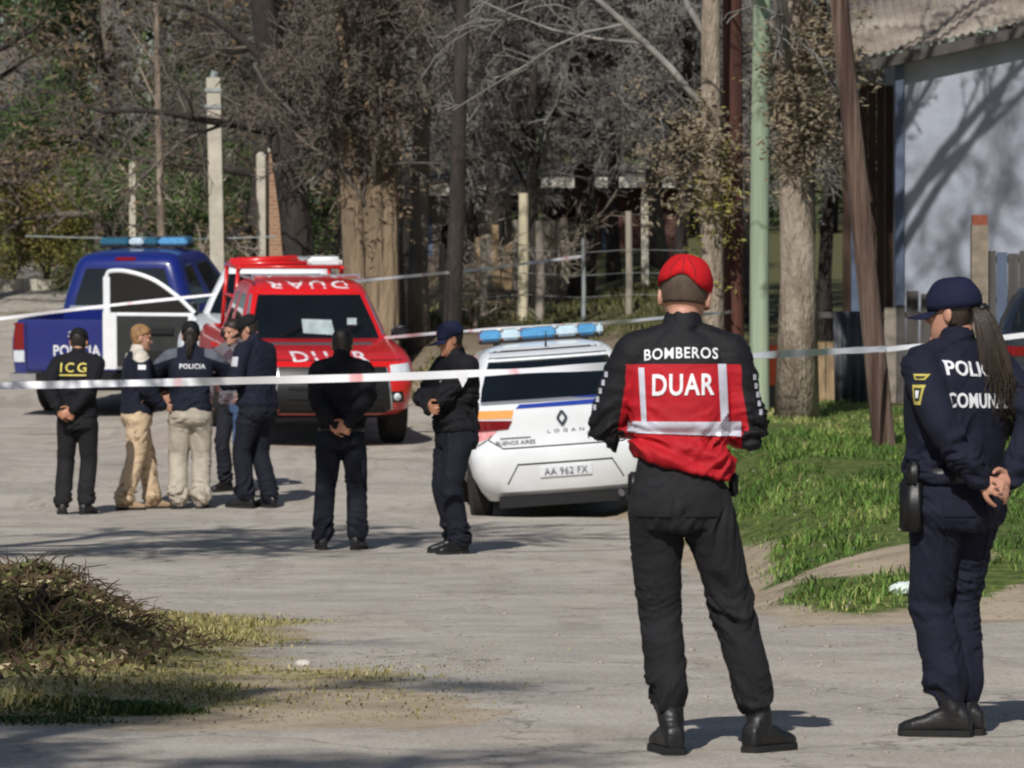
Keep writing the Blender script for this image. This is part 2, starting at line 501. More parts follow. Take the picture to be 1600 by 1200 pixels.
# ------------------------------------------------------------------ grass blades, stones, litter
def tint_mat(name, cols, rough=.75):
    """colour chosen along a ramp by the per-blade attribute tint"""
    m = bpy.data.materials.new(name); m.use_nodes = True
    nt = m.node_tree; b = nt.nodes['Principled BSDF']
    a = node(nt, 'ShaderNodeAttribute', attribute_name='tint')
    r = node(nt, 'ShaderNodeValToRGB')
    el = r.color_ramp.elements
    el[0].position = 0; el[0].color = (*cols[0], 1); el[1].position = 1; el[1].color = (*cols[-1], 1)
    for i, c in enumerate(cols[1:-1]):
        e = el.new((i + 1) / (len(cols) - 1)); e.color = (*c, 1)
    nt.links.new(a.outputs['Fac'], r.inputs['Fac']); nt.links.new(r.outputs['Color'], b.inputs['Base Color'])
    b.inputs['Roughness'].default_value = rough; b.inputs['Specular IOR Level'].default_value = .3
    return m
M['grass'] = tint_mat('green grass blades', [srgb(54, 80, 32), srgb(80, 112, 44), srgb(108, 136, 62), srgb(164, 158, 104)])
M['dry_grass'] = tint_mat('dry grass blades', [srgb(80, 88, 44), srgb(112, 110, 62), srgb(146, 136, 86), srgb(180, 166, 122)])
M['yard_grass'] = tint_mat('dull grass blades', [srgb(50, 56, 30), srgb(78, 80, 44), srgb(108, 102, 68), srgb(140, 130, 98)])
M['verge_grass'] = tint_mat('verge grass blades', [srgb(44, 64, 28), srgb(66, 88, 38), srgb(96, 108, 52)])  # darker greens, shade of the near strip put into the blade colour
M['brush'] = tint_mat('brushwood', [srgb(48, 38, 30), srgb(92, 70, 55), srgb(78, 82, 46), srgb(112, 110, 64), srgb(190, 176, 138)])

def blades(name, label, n, xr, yr, mask, hr, mat_, seed, wid=.008, lean=.5, clump=0.0, tintf=None):
    rs = np.random.RandomState(seed)
    x = rs.uniform(*xr, n); y = rs.uniform(*yr, n)
    p = mask(x, y)
    keep = rs.uniform(size=n) < p
    x, y, p = x[keep], y[keep], p[keep]; n = len(x)
    z = ground_h(x, y)
    cl = noise(np.stack([x * 2.2, y * 1.4, np.full(n, seed * 1.3)], -1))
    h = rs.uniform(hr[0], hr[1], n) * (1 + clump * cl * 1.6) * (.35 + .65 * p)
    h = np.clip(h, .02, 1)
    a = rs.uniform(0, 2 * PI, n); d = np.stack([np.cos(a), np.sin(a)], -1)
    s = np.stack([-d[:, 1], d[:, 0]], -1)
    ln = rs.uniform(.1, lean, n) * h
    w = wid * rs.uniform(.6, 1.4, n)
    V = np.zeros((n, 5, 3))
    for k, (t, ww) in enumerate(((0, 1), (0, -1), (.55, .8), (.55, -.8), (1, 0))):
        V[:, k, 0] = x + d[:, 0] * ln * t * t + s[:, 0] * w * ww / 1
        V[:, k, 1] = y + d[:, 1] * ln * t * t + s[:, 1] * w * ww
        V[:, k, 2] = z - .01 + h * t * (1 - .25 * t * lean)
    b = np.arange(n)[:, None] * 5
    q = (b + np.array([[0, 1, 3, 2]])).tolist(); t3 = (b + np.array([[2, 3, 4]])).tolist()
    me = mesh_from(V.reshape(-1, 3), q + t3, True, (mat_,), name)
    tint = np.clip(.42 + .55 * cl + rs.normal(0, .22, n), 0, 1)
    if tintf is not None: tint = np.clip(tintf(x, y, tint), 0, 1)
    fattr(me, 'tint', np.repeat(tint, 5))
    o = link(name, me); tag(o, label, 'grass', kind='stuff')
    return o
blades('grass', 'lush green grass on the verge behind the firefighter', 115000, (1.0, 6.4), (31, 66),
       lambda x, y: grass_mask(x, y) * np.clip(1.25 - (y - 31) / 60, .3, 1) * (.10 + .90 * sstep(-.22, .12, noise(np.stack([x * 1.3, y * .6, np.full_like(x, 2.2)], -1)) + .5 * noise(np.stack([x * 3.3, y * 1.8, np.full_like(x, 4.2)], -1)))), (.025, .115), M['grass'], 3, .0048, 1.2, 1.2,
       lambda x, y, t: t - .12 + .30 * sstep(46, 60, y) + .35 * sstep(35, 31.5, y) + .9 * np.clip(noise(np.stack([x * 1.1, y * .5, np.full_like(x, 7.7)], -1)), -.3, 1))
blades('dry_grass', 'short yellowed grass on the near left verge', 42000, (-3.2, .9), (21.3, 32.5),
       lambda x, y: grass_mask(x, y) * (x < .9), (.015, .06), M['dry_grass'], 5, .005, .9, .8,
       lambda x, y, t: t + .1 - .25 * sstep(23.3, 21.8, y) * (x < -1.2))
blades('verge_grass', 'green grass at the lower left edge, tinted dark to stand for shade', 14000, (-3.2, -1.1), (21.4, 23.0),
       lambda x, y: sstep(-1.32, -1.6, x + .18 * np.sin(y * 5) + .1 * np.sin(y * 13)) * sstep(21.4, 21.7, y) * sstep(23.0, 22.3, y), (.02, .07), M['verge_grass'], 15, .006, .9, .8, lambda x, y, t: t * .55)  # tint lowered so the blades look shaded
blades('yard_grass', 'rough grass on the bank behind the white police car', 16000, (-2.0, 3.2), (66, 80),
       lambda x, y: grass_mask(x, y), (.05, .18), M['yard_grass'], 8, .010, .8, .8, lambda x, y, t: t - .15)

rs = np.random.RandomState(21)
mb = MB()
for k in range(700):
    y = rs.uniform(20, 60); x = rs.uniform(-5, 5) if rs.uniform() < .5 else rs.normal(1.4, .5)
    if abs(x) > y * .1 + .3: continue
    r = rs.uniform(.004, .013) * (1.6 if rs.uniform() < .06 else 1)
    z = gh(x, y)
    mb.ball((x, y, z + r * .2), (r * rs.uniform(.8, 1.5), r * rs.uniform(.8, 1.5), r * .7), 5, 3)
tag(mb.build('gravel', pmat('loose gravel', srgb(150, 142, 132), .9, .4, 1.5, 0), smooth=True), 'loose stones scattered over the road and verge', 'gravel', kind='stuff')
def stone(px, py, Y, r, c, label):
    p = P(px, py, Y); z = gh(p.x, Y); m = MB()
    m.ball((0, 0, r * .4), (r * 1.4, r, r * .75), 9, 6)
    v = np.array(m.v); v += noise(v / r * 1.1 + px)[:, None] * r * .35 * v / (np.linalg.norm(v, axis=1)[:, None] + 1e-6)
    m.v = [tuple(a) for a in v]
    o = m.build('stone', c, smooth=True); o.location = (p.x, Y, z - .005); tag(o, label, 'stone')
M['stone'] = pmat('pale stone', srgb(190, 184, 174), .9, .25, 20, .4, 60)
stone(473, 1016, 25.5, .028, M['stone'], 'small pale stone lying alone on the road left of centre')
stone(192, 893, 34.3, .03, M['stone'], 'small white stone on the road edge behind the brushwood heap')
# a crumpled white plastic bag on the verge
p = P(1412, 917, 32.4); m = MB(); m.ball((0, 0, .03), (.085, .05, .04), 14, 9)
v = np.array(m.v); v += (noise(v * 38) * .022)[:, None]; m.v = [tuple(a) for a in v]
o = m.build('plastic_bag', pmat('white plastic film', srgb(214, 224, 218), .35, .1, 8, .3, 40)); o.location = (p.x, 32.4, gh(p.x, 32.4))
tag(o, 'crumpled white plastic bag lying in the grass beside the policewoman', 'litter')
# ------------------------------------------------------------------ people
def cloth(name, a, b=None, c=None, rough=.85, weave=420, sheen=.0, var=.18, spec=.3):
    """fabric; colour a, b where attribute zone > 0, c where attribute zone2 > 0"""
    m = bpy.data.materials.new(name); m.use_nodes = True
    nt = m.node_tree; bs = nt.nodes['Principled BSDF']; L = nt.links.new
    tc = node(nt, 'ShaderNodeTexCoord')
    def mixc(f, x, y):
        k = node(nt, 'ShaderNodeMix', data_type='RGBA'); L(f, k.inputs[0])
        for i, v in ((6, x), (7, y)):
            if isinstance(v, tuple): k.inputs[i].default_value = (*v, 1)
            else: L(v, k.inputs[i])
        return k.outputs[2]
    col = a
    for nm, cc in (('zone', b), ('zone2', c)):
        if cc is None: continue
        at = node(nt, 'ShaderNodeAttribute', attribute_name=nm)
        g = node(nt, 'ShaderNodeMath', operation='GREATER_THAN'); g.inputs[1].default_value = 0.0
        L(at.outputs['Fac'], g.inputs[0]); col = mixc(g.outputs[0], col, cc)
    n1 = node(nt, 'ShaderNodeTexNoise', Scale=7.0, Detail=6.0, Roughness=.65); L(tc.outputs['Object'], n1.inputs['Vector'])
    hs = node(nt, 'ShaderNodeHueSaturation')
    mr = node(nt, 'ShaderNodeMapRange'); mr.inputs['From Min'].default_value = .3; mr.inputs['From Max'].default_value = .7
    mr.inputs['To Min'].default_value = 1 - var; mr.inputs['To Max'].default_value = 1 + var
    L(n1.outputs['Fac'], mr.inputs['Value']); L(mr.outputs['Result'], hs.inputs['Value'])
    if isinstance(col, tuple): hs.inputs['Color'].default_value = (*col, 1)
    else: L(col, hs.inputs['Color'])
    L(hs.outputs['Color'], bs.inputs['Base Color'])
    bs.inputs['Roughness'].default_value = rough; bs.inputs['Specular IOR Level'].default_value = spec
    bs.inputs['Sheen Weight'].default_value = sheen; bs.inputs['Sheen Roughness'].default_value = .4
    n2 = node(nt, 'ShaderNodeTexNoise', Scale=float(weave), Detail=2.0); L(tc.outputs['Object'], n2.inputs['Vector'])
    n3 = node(nt, 'ShaderNodeTexNoise', Scale=26.0, Detail=4.0); L(tc.outputs['Object'], n3.inputs['Vector'])
    ad = node(nt, 'ShaderNodeMath', operation='MULTIPLY_ADD'); L(n3.outputs['Fac'], ad.inputs[0]); ad.inputs[1].default_value = 3.0; L(n2.outputs['Fac'], ad.inputs[2])
    bp = node(nt, 'ShaderNodeBump', Strength=.35, Distance=.004); L(ad.outputs[0], bp.inputs['Height']); L(bp.outputs['Normal'], bs.inputs['Normal'])
    return m

M['skin'] = pmat('skin', srgb(186, 138, 116), .5, .1, 12, .15, 160, spec=.4, dist=.002)
M['skin_tan'] = pmat('skin tanned', srgb(176, 124, 98), .5, .1, 12, .15, 160, spec=.4, dist=.002)
M['eye'] = pmat('eyes', srgb(40, 32, 28), .2, .2, 30, 0)
M['hair_dark'] = pmat('dark hair', srgb(38, 30, 26), .55, .4, 30, .5, 120, stretch=(1, 1, .2), dist=.004)
M['hair_brown'] = pmat('brown hair', srgb(54, 45, 37), .5, .4, 40, .6, 160, stretch=(1, 1, .08), dist=.004)
M['hair_short'] = pmat('cropped hair', srgb(78, 64, 52), .7, .3, 40, .5, 240, dist=.003)
M['hair_blond'] = pmat('blond hair', srgb(146, 112, 74), .7, .5, 40, .8, 90, stretch=(1, 1, .4), dist=.008)
M['black_leather'] = pmat('black boot leather', srgb(24, 23, 24), .45, .3, 20, .4, 90, dist=.003)
M['sole'] = pmat('rubber sole', srgb(28, 28, 28), .9, .3, 40, .3, 90)
M['print_white'] = pmat('white print', srgb(222, 222, 226), .6, .12, 30, .2, 200, dist=.002)
M['print_grey'] = pmat('faded white print', srgb(190, 190, 196), .6, .15, 30, .2, 200, dist=.002)
M['print_yellow'] = pmat('yellow print', srgb(206, 190, 92), .6, .15, 30, .2, 200, dist=.002)
M['reflective'] = pmat('grey reflective tape', srgb(192, 192, 204), .35, .12, 25, .3, 120, spec=.7, dist=.003)
M['black_plastic'] = pmat('black plastic', srgb(20, 20, 22), .45, .2, 20, .1, 80)

HEAD = [(-.03, .032, .055, -.035), (-.008, .034, .082, -.012), (.008, .046, .092, -.02), (.035, .058, .094, -.05), (.065, .066, .091, -.068), (.095, .071, .088, -.084),
        (.12, .073, .083, -.093), (.145, .0755, .088, -.098), (.17, .0755, .084, -.097), (.195, .070, .073, -.089), (.215, .058, .055, -.073), (.229, .04, .032, -.05), (.236, .016, .008, -.025)]
def head_ring(z, w, yf, yb, n=24, grow=0.0, pw=2.2):
    cy = (yf + yb) / 2; ry = (yf - yb) / 2 + grow; w = w + grow; out = []
    for j in range(n):
        a = 2 * PI * j / n; c, s_ = math.cos(a), math.sin(a)
        x = w * abs(c) ** (2 / pw) * (1 if c >= 0 else -1); y = ry * abs(s_) ** (2 / pw) * (1 if s_ >= 0 else -1)
        out.append(Vector((x, cy + y, z)))
    return out
def head_at(z, grow=0.0, n=24):
    """ring of the head at height z"""
    H_ = HEAD
    for a, b in zip(H_[:-1], H_[1:]):
        if a[0] <= z <= b[0]:
            t = (z - a[0]) / (b[0] - a[0]); return head_ring(z, *[a[i] * (1 - t) + b[i] * t for i in (1, 2, 3)], n=n, grow=grow)
    return head_ring(z, *H_[-1][1:], n=n, grow=grow)

def ik(a, c, l1, l2, hint):
    a, c, hint = Vector(a), Vector(c), Vector(hint)
    d = c - a; D = min(d.length, (l1 + l2) * .999)
    x = (l1 * l1 - l2 * l2 + D * D) / (2 * D); h = math.sqrt(max(l1 * l1 - x * x, 0))
    d.normalize(); hp = hint - d * hint.dot(d); hp.normalize()
    return a + d * x + hp * h, a + d * D
def sup(cx, cy, z, rx, ry, n=32, pw=2.5):
    out = []
    for j in range(n):
        a = 2 * PI * j / n; c, s_ = math.cos(a), math.sin(a)
        out.append(Vector((cx + rx * abs(c) ** (2 / pw) * (1 if c >= 0 else -1), cy + ry * abs(s_) ** (2 / pw) * (1 if s_ >= 0 else -1), z)))
    return out
def limb(mb, pts, radii, sub=5, n=16, flat=1.0):
    p = catmull(pts, sub); r = lerp_list(radii, sub)
    mb.tube(p, r, n, ry=[q * flat for q in r])
    mb.ball(p[0], r[0] * .98, n, 8); mb.ball(p[-1], r[-1] * .98, n, 8)
def hand(mb, wrist, d, nrm_, side, curl=.5, k=1.0, thumb_in=.5, spread=1.0):
    """palm, four unequal bent fingers and a thumb leaving the side of the palm"""
    w = Vector(wrist); d = Vector(d).normalized(); nv = Vector(nrm_); nv = (nv - d * nv.dot(d)).normalized()
    t = d.cross(nv) if side == 'R' else nv.cross(d)          # thumb side
    rings = []
    for u, hw, ht in ((-.02, .026, .019), (.0, .027, .018), (.03, .036, .016), (.065, .042, .0145), (.09, .041, .012)):
        c = w + d * u * k; ring = []
        for j in range(16):
            a = 2 * PI * j / 16
            ring.append(c + t * (hw * k * math.cos(a)) + nv * (ht * k * math.sin(a)))
        rings.append(ring)
    mb.loft(rings)
    for off, ln, fan in ((.031, .072, .10), (.0105, .080, .02), (-.0105, .075, -.06), (-.031, .060, -.15)):
        p = w + (d * .082 + t * off * spread) * k
        dd = (d + t * fan * spread).normalized(); pts = [p - dd * .02, p]; cu = curl * (1 + .15 * random.random())
        ax = dd.cross(nv).normalized()
        for seg, fr in ((.46, .75), (.30, 1.0), (.24, .8)):
            dd = Matrix.Rotation(cu * fr, 3, ax) @ dd
            p = p + dd * ln * seg * k; pts.append(p)
        limb(mb, pts, [.0095 * k, .0092 * k, .0086 * k, .0078 * k, .0066 * k], 3, 9)
    p0 = w + (d * .012 + t * .022 + nv * .004) * k
    d1 = (d * .62 + t * .70 + nv * thumb_in * .5).normalized(); p1 = p0 + d1 * .042 * k
    d2 = (d * .85 + t * .28 + nv * thumb_in * .8).normalized(); p2 = p1 + d2 * .032 * k
    d3 = (d * .95 + t * .02 + nv * thumb_in * .9).normalized(); p3 = p2 + d3 * .026 * k
    limb(mb, [p0, p1, p2, p3], [.0135 * k, .0115 * k, .0100 * k, .0078 * k], 3, 10)

def ridges(p, f):
    return 0.5 - np.abs(noise(p * np.array(f))) * 2.6
def decal_mesh(vs, fs, bvh, dv, off, fallback=None):
    """vertices moved along dv onto the surface, then lifted by off"""
    dv = Vector(dv).normalized(); out = []; last = 0.0
    for v in vs:
        v = Vector(v); h = bvh.ray_cast(v - dv * 3, dv)
        if h[0] is not None:
            last = (h[0] - v).dot(dv); out.append(h[0] - dv * off)
        else:
            out.append(v + dv * (last - off) if fallback is None else v + dv * (fallback - off))
    return out
_fonts = {}
def text_polys(txt, width, height, spacing=1.0, bold=.0, maxlen=.03, font_scale=1.0):
    """flat lettering as triangles in x (right) / y (up), centred, scaled to width x height"""
    cu = bpy.data.curves.new('lettering', 'FONT'); cu.body = txt; cu.space_character = spacing; cu.offset = bold; cu.resolution_u = 3
    o = bpy.data.objects.new('lettering', cu); COL.objects.link(o)
    dg = bpy.context.evaluated_depsgraph_get(); me = bpy.data.meshes.new_from_object(o.evaluated_get(dg)); bpy.data.objects.remove(o)
    bm = bmesh.new(); bm.from_mesh(me); bmesh.ops.triangulate(bm, faces=bm.faces)
    xs_ = [v.co.x for v in bm.verts]; ys_ = [v.co.y for v in bm.verts]
    x0, x1, y0, y1 = min(xs_), max(xs_), min(ys_), max(ys_)
    for v in bm.verts: v.co = Vector(((v.co.x - (x0 + x1) / 2) * width / (x1 - x0), (v.co.y - (y0 + y1) / 2) * height / (y1 - y0), 0))
    for _ in range(4):
        e = [q for q in bm.edges if q.calc_length() > maxlen]
        if not e: break
        bmesh.ops.subdivide_edges(bm, edges=e, cuts=1); bmesh.ops.triangulate(bm, faces=[f for f in bm.faces if len(f.verts) > 3])
    bm.verts.index_update()
    vs = [v.co.copy() for v in bm.verts]; fs = [[v.index for v in f.verts] for f in bm.faces]; bm.free(); bpy.data.meshes.remove(me)
    return vs, fs
def solid(vs, fs, dv, th):
    """gives a lifted patch its thickness"""
    dv = Vector(dv).normalized(); n = len(vs)
    V = [tuple(v) for v in vs] + [tuple(Vector(v) + dv * th) for v in vs]
    F = [tuple(f) for f in fs] + [tuple(i + n for i in reversed(f)) for f in fs]
    cnt = {}
    for f in fs:
        for a, b in zip(f, list(f[1:]) + [f[0]]): cnt[(a, b)] = 1
    for a, b in list(cnt):
        if (b, a) not in cnt: F.append((b, a, a + n, b + n))
    return V, F
def put_text(name, txt, parent, mat_, bvh, c, right, up, dv, width, height, off=.004, spacing=1.0, bold=.02, maxlen=.03, th=.004, label=None, curve=0.0):
    vs, fs = text_polys(txt, width, height, spacing, bold, maxlen)
    c, right, up = Vector(c), Vector(right).normalized(), Vector(up).normalized()
    P3 = [c + right * v.x + up * (v.y - curve * (2 * v.x / width) ** 2) for v in vs]
    Q = decal_mesh(P3, fs, bvh, dv, off)
    V, F = solid(Q, fs, dv, th)
    o = link(name, mesh_from(V, F, False, (mat_,), name), parent)
    if label: o['label'] = label
    return o
def put_quad(name, parent, mat_, bvh, corners, dv, nu=8, nv=4, off=.004, th=.006, label=None, fallback=None, rnd=0.0):
    """a patch between four corners (bottom left, bottom right, top right, top left) laid onto the surface"""
    a, b, c, d = [Vector(q) for q in corners]; vs = []; fs = []
    for j in range(nv + 1):
        for i in range(nu + 1):
            u, v = i / nu, j / nv
            if rnd:
                # rounded corners: pull the end columns in
                e = max(0, abs(2 * v - 1) - (1 - rnd)) / rnd; u = .5 + (u - .5) * (1 - .12 * e * e)
            vs.append((a * (1 - u) + b * u) * (1 - v) + (d * (1 - u) + c * u) * v)
    w = nu + 1
    for j in range(nv):
        for i in range(nu): fs.append((j * w + i, j * w + i + 1, (j + 1) * w + i + 1, (j + 1) * w + i))
    Q = decal_mesh(vs, fs, bvh, dv, off, fallback)
    V, F = solid(Q, fs, dv, th)
    o = link(name, mesh_from(V, F, True, (mat_,), name), parent)
    sharp(o.data, 40)
    if label: o['label'] = label
    return o
def bvh_of(me): return BVHTree.FromPolygons([v.co for v in me.vertices], [p.vertices[:] for p in me.polygons])

def person(label, loc, heading, H=1.75, pose=None, wear=None, vox=.011, group=None):
    po = dict(pelvis=(0, 0), neck=(0, .0), sw=.185, feet={'L': (-.11, 0, 12), 'R': (.11, 0, -12)}, head=(0, 0), belly=0.0, bulk=1.0,
              L=((-.12, -.4, 0), (-.27, .03, .84)), R=((.12, -.4, 0), (.27, .03, .84)), hands={})
    po.update(pose or {})
    we = dict(jacket=None, trousers=None, boots=M['black_leather'], skin=M['skin'], hair=None, cap=None, hem=.90, collar=1.53, legw=1.0, cuff=.075, fold=1.0, sleeve=1.0, legfold=1.0, zone=None, zone2=None, hood=None)
    we.update(wear or {})
    k = H / 1.75
    root = empty('person', loc, heading)
    tag(root, label, 'person', group or 'people at the cordon')
    S = Matrix.Scale(k, 4)
    def fin(name, me, mats, parent=root):
        me.transform(S); me.materials.clear()
        for m_ in mats: me.materials.append(m_)
        me.polygons.foreach_set('use_smooth', [True] * len(me.polygons)); me.update()
        return link(name, me, parent)
    px_, py_ = po['pelvis']; nx_, ny_ = po['neck']; bk = po['bulk']
    def spine(z):
        t = max(0, min(1.15, (z - .93) / .55)); t2 = t * t * (3 - 2 * min(t, 1))
        return px_ * (1 - t2) + nx_ * t2, py_ * (1 - t2) + ny_ * t2
    J = {}
    for sd, sx in (('L', -1), ('R', 1)):
        fx, fy, fa = po['feet'][sd]
        ank = Vector((fx, fy, .095)); hip = Vector((px_ + sx * .09, py_, .92))
        knee, ank2 = ik(hip, ank, .425, .415, (sx * .12, 1, 0))
        ank2 = ank
        cx, cy = spine(1.42)
        sh = Vector((cx + sx * po['sw'], cy + po.get('shy', {}).get(sd, -.005), 1.425 + po.get('shz', {}).get(sd, 0)))
        hint, wr = po[sd]
        el, wr = ik(sh, wr, .285, .26, hint)
        J[sd] = dict(ank=ank2, hip=hip, knee=knee, sh=sh, el=el, wr=wr, fa=R(fa), fx=fx, fy=fy)
    hx, hy = spine(1.50)
    Hm = Matrix.Translation((hx, hy + .012, 1.515)) @ Matrix.Rotation(R(po['head'][0]), 4, 'Z') @ Matrix.Rotation(R(po['head'][1]), 4, 'X')
    if len(po['head']) > 2: Hm = Hm @ Matrix.Rotation(R(po['head'][2]), 4, 'Y')
    Hm = Hm @ Matrix.Scale(po.get('hs', 1.0), 4)
    # ---- the body: one continuous surface
    mb = MB()
    mb.loft([[Hm @ v for v in head_ring(*h)] for h in HEAD])
    nose = MB(); nose.tube([(0, .080, .128), (0, .094, .105), (0, .106, .082), (0, .090, .070)], [.007, .010, .0145, .010], 10)
    nose.ball((-.0, .088, .045), (.024, .010, .006), 10, 6); nose.ball((0, .088, .036), (.020, .010, .007), 10, 6)
    nose.ball((0, .088, .008), (.024, .016, .014), 10, 6)
    for sx in (-1, 1):
        nose.ball((sx * .034, .080, .135), (.026, .010, .008), 10, 6)
        nose.ball((sx * .040, .070, .090), (.022, .014, .016), 10, 6)
        nose.ball((sx * .079, -.008, .098), (.010, .021, .034), 10, 8, rot=Matrix.Rotation(sx * .35, 3, 'Z'))
    mb.add([Hm @ Vector(v) for v in nose.v], nose.f)
    top = Hm @ Vector((0, -.015, .05))
    limb(mb, [(*spine(1.40), 1.40), (spine(1.47)[0], spine(1.47)[1] - .01, 1.47), top], [.075, .058, .056], 4, 18)
    tor = [(.86, .15, .10), (.95, .155, .105), (1.05, .135, .095), (1.18, .15, .105), (1.30, .165, .11), (1.40, .155, .09), (1.455, .09, .07)]
    mb.loft([sup(*spine(z), z, rx, ry, 24) for z, rx, ry in tor])
    for sd in 'LR':
        j = J[sd]
        limb(mb, [j['hip'], (j['hip'] + j['knee']) / 2, j['knee'], j['knee'] * .6 + j['ank'] * .4 + Vector((0, -.015, 0)), j['ank']], [.080, .064, .044, .042, .031], 5)
        f = Vector((-math.sin(j['fa']), math.cos(j['fa']), 0))
        limb(mb, [j['ank'] + Vector((0, 0, -.03)) - f * .03, j['ank'] + f * .06 + Vector((0, 0, -.05)), j['ank'] + f * .13 + Vector((0, 0, -.068))], [.034, .032, .02], 3)
        limb(mb, [j['sh'], (j['sh'] + j['el']) / 2, j['el'], j['el'] * .6 + j['wr'] * .4, j['wr']], [.050, .042, .032, .035, .026], 5)
        hs = po['hands'].get(sd, {})
        d = Vector(hs.get('d', j['wr'] - j['el'])); nv = Vector(hs.get('n', (-1 if sd == 'R' else 1, 0, 0)))
        hand(mb, j['wr'] + d.normalized() * .012, d, nv, sd, hs.get('curl', .35), hs.get('k', .98), hs.get('thumb', .5), hs.get('spread', 1.0))
    body = remesh(mb.mesh(), we.get('bodyvox', vox * .7), 2, .4)
    body = evaluated(body, [lambda o_: setattr(o_.modifiers.new('d', 'DECIMATE'), 'ratio', .38)])
    fin('body', body, (we['skin'],))
    e = MB()
    for sx in (-1, 1): e.ball(Hm @ Vector((sx * .033, .0805, .119)), (.0125, .008, .0075), 10, 6)
    fin('eyes', e.mesh(), (M['eye'],))
    # ---- trousers
    mb = MB(); lw = we['legw']
    mb.loft([sup(*spine(z), z, rx * bk, ry * bk, 28, 2.3) for z, rx, ry in ((.80, .150, .112), (.86, .172, .128), (.93, .172, .128), (1.0, .158, .115), (1.06, .148, .108))])
    for sd, sx in (('L', -1), ('R', 1)):
        j = J[sd]; a = j['ank'] + Vector((0, -.005, .035)); a = a.lerp(j['knee'], we.get('cuffup', 0.0))
        lim = [j['hip'] + Vector((sx * .0, 0, -.0)), j['hip'] * .72 + j['knee'] * .28, j['knee'] * .75 + j['hip'] * .25, j['knee'], j['knee'] * .55 + a * .45, a * .85 + j['knee'] * .15, a]
        limb(mb, lim, [r * lw for r in (.090, .094, .080, .074, .074, .071, we['cuff'])], 5, 18, 1.06)
    tr = remesh(mb.mesh(), vox, 3, .5)
    v = co(tr); n = nrm(tr)
    dk = np.min([np.linalg.norm(v - np.array(J[s_]['knee']), axis=1) for s_ in 'LR'], 0)
    amp = .004 + .007 * np.exp(-(dk / .12) ** 2) + .012 * sstep(.34, .13, v[:, 2]) + .006 * sstep(.12, .0, np.abs(v[:, 2] - .80))
    q = v.copy(); q[:, 2] += .35 * np.abs(v[:, 0]) ; seed = abs(loc[0] * 7.7 + loc[1])
    q[:, 2] += .5 * noise(v * np.array([3, 3, 2.2]) + seed) 
    amp = amp * (.35 + 1.5 * sstep(-.25, .3, noise(v * np.array([5, 5, 4.5]) + seed * 2)))
    d = amp * (ridges(q + seed, (6, 6, 11)) + .6 * ridges(q * 1.0 + seed + 5, (13, 13, 24)) + .25 * ridges(q + seed + 9, (26, 26, 44))) * we['legfold']
    seat = .012 * np.exp(-(((v[:, 2] - .86) / .07) ** 2)) * sstep(0, -.06, v[:, 1] - py_)
    set_co(tr, v + n * (d + seat)[:, None])
    if we.get('tzone'): fattr(tr, 'zone', we['tzone'](co(tr), J))
    trb = fin('trousers', tr, (we['trousers'],))
    # ---- boots
    for sd in 'LR':
        j = J[sd]; f = Vector((-math.sin(j['fa']), math.cos(j['fa']), 0)); r_ = Vector((f.y, -f.x, 0)); o3 = Vector((j['fx'], j['fy'], 0))
        mb = MB(); rings = []
        for t, hw, z0, z1 in ((-.085, .022, .02, .07), (-.078, .034, .010, .095), (-.05, .040, .006, .125), (.0, .040, .006, .125), (.05, .042, .006, .105), (.10, .047, .006, .082), (.145, .047, .006, .068), (.18, .038, .008, .056), (.2, .018, .012, .042)):
            ring = []
            for q_ in range(18):
                a = 2 * PI * q_ / 18; cz, sz = math.cos(a), math.sin(a)
                x_ = hw * abs(cz) ** .75 * (1 if cz >= 0 else -1); z_ = (z0 + z1) / 2 + (z1 - z0) / 2 * abs(sz) ** .8 * (1 if sz >= 0 else -1)
                ring.append(o3 + f * t + r_ * x_ + Vector((0, 0, z_)))
            rings.append(ring)
        mb.loft(rings)
        limb(mb, [o3 + Vector((0, 0, .06)) - f * .02, j['ank'] + Vector((0, 0, .02)) - f * .008, j['ank'] * .72 + j['knee'] * .28], [.042, .047, .052], 4)
        bo = remesh(mb.mesh(), min(vox, .007), 2, .4)
        v = co(bo); n = nrm(bo); set_co(bo, v + n * (.003 * ridges(v + seed, (18, 18, 30)) * (v[:, 2] > .07))[:, None])
        b_ = fin('boot', bo, (we['boots'],))
        mb = MB(); sl = []
        for z, g in ((.0, .004), (.012, .005), (.024, .003)):
            ring = []
            for t, hw in ((-.088, .0), (-.08, .028), (-.05, .041), (.0, .038), (.06, .042), (.11, .049), (.155, .046), (.19, .03), (.204, 0)):
                ring.append(o3 + f * t + r_ * (hw + g) + Vector((0, 0, z)))
            for t, hw in ((.19, .03), (.155, .046), (.11, .049), (.06, .042), (.0, .038), (-.05, .041), (-.08, .028)):
                ring.append(o3 + f * t - r_ * (hw + g) + Vector((0, 0, z)))
            sl.append(ring)
        mb.loft(sl); s_o = fin('sole', mb.mesh(), (we.get('sole', M['sole']),), b_); sharp(s_o.data, 50)
    # ---- jacket
    mb = MB(); hem = we['hem']; bl = po['belly']
    sec = [(hem, .178, .132, 0), (hem + .03, .183, .136, 0), (1.0, .172, .128 + bl * .6, bl * .4), (1.08, .166, .124 + bl, bl * .6), (1.18, .178, .130 + bl * .6, bl * .4), (1.28, .190, .134, 0), (1.36, .192, .126, 0), (1.42, .178, .108, 0), (1.465, .125, .085, -.005), (1.495, .078, .072, -.008)]
    sec = [s_ for s_ in sec if s_[0] <= hem + .03 or s_[0] > hem + .05]
    mb.loft([sup(spine(z)[0], spine(z)[1] + yo, z, rx * bk * po.get('tw', 1), ry * bk, 36, 2.5) for z, rx, ry, yo in sec])
    cx, cy = spine(1.5)
    limb(mb, [(cx, cy - .008, 1.44), (cx, cy - .004, 1.485), (cx, cy + .006, we['collar'])], [.085, .073, .069], 3, 22)
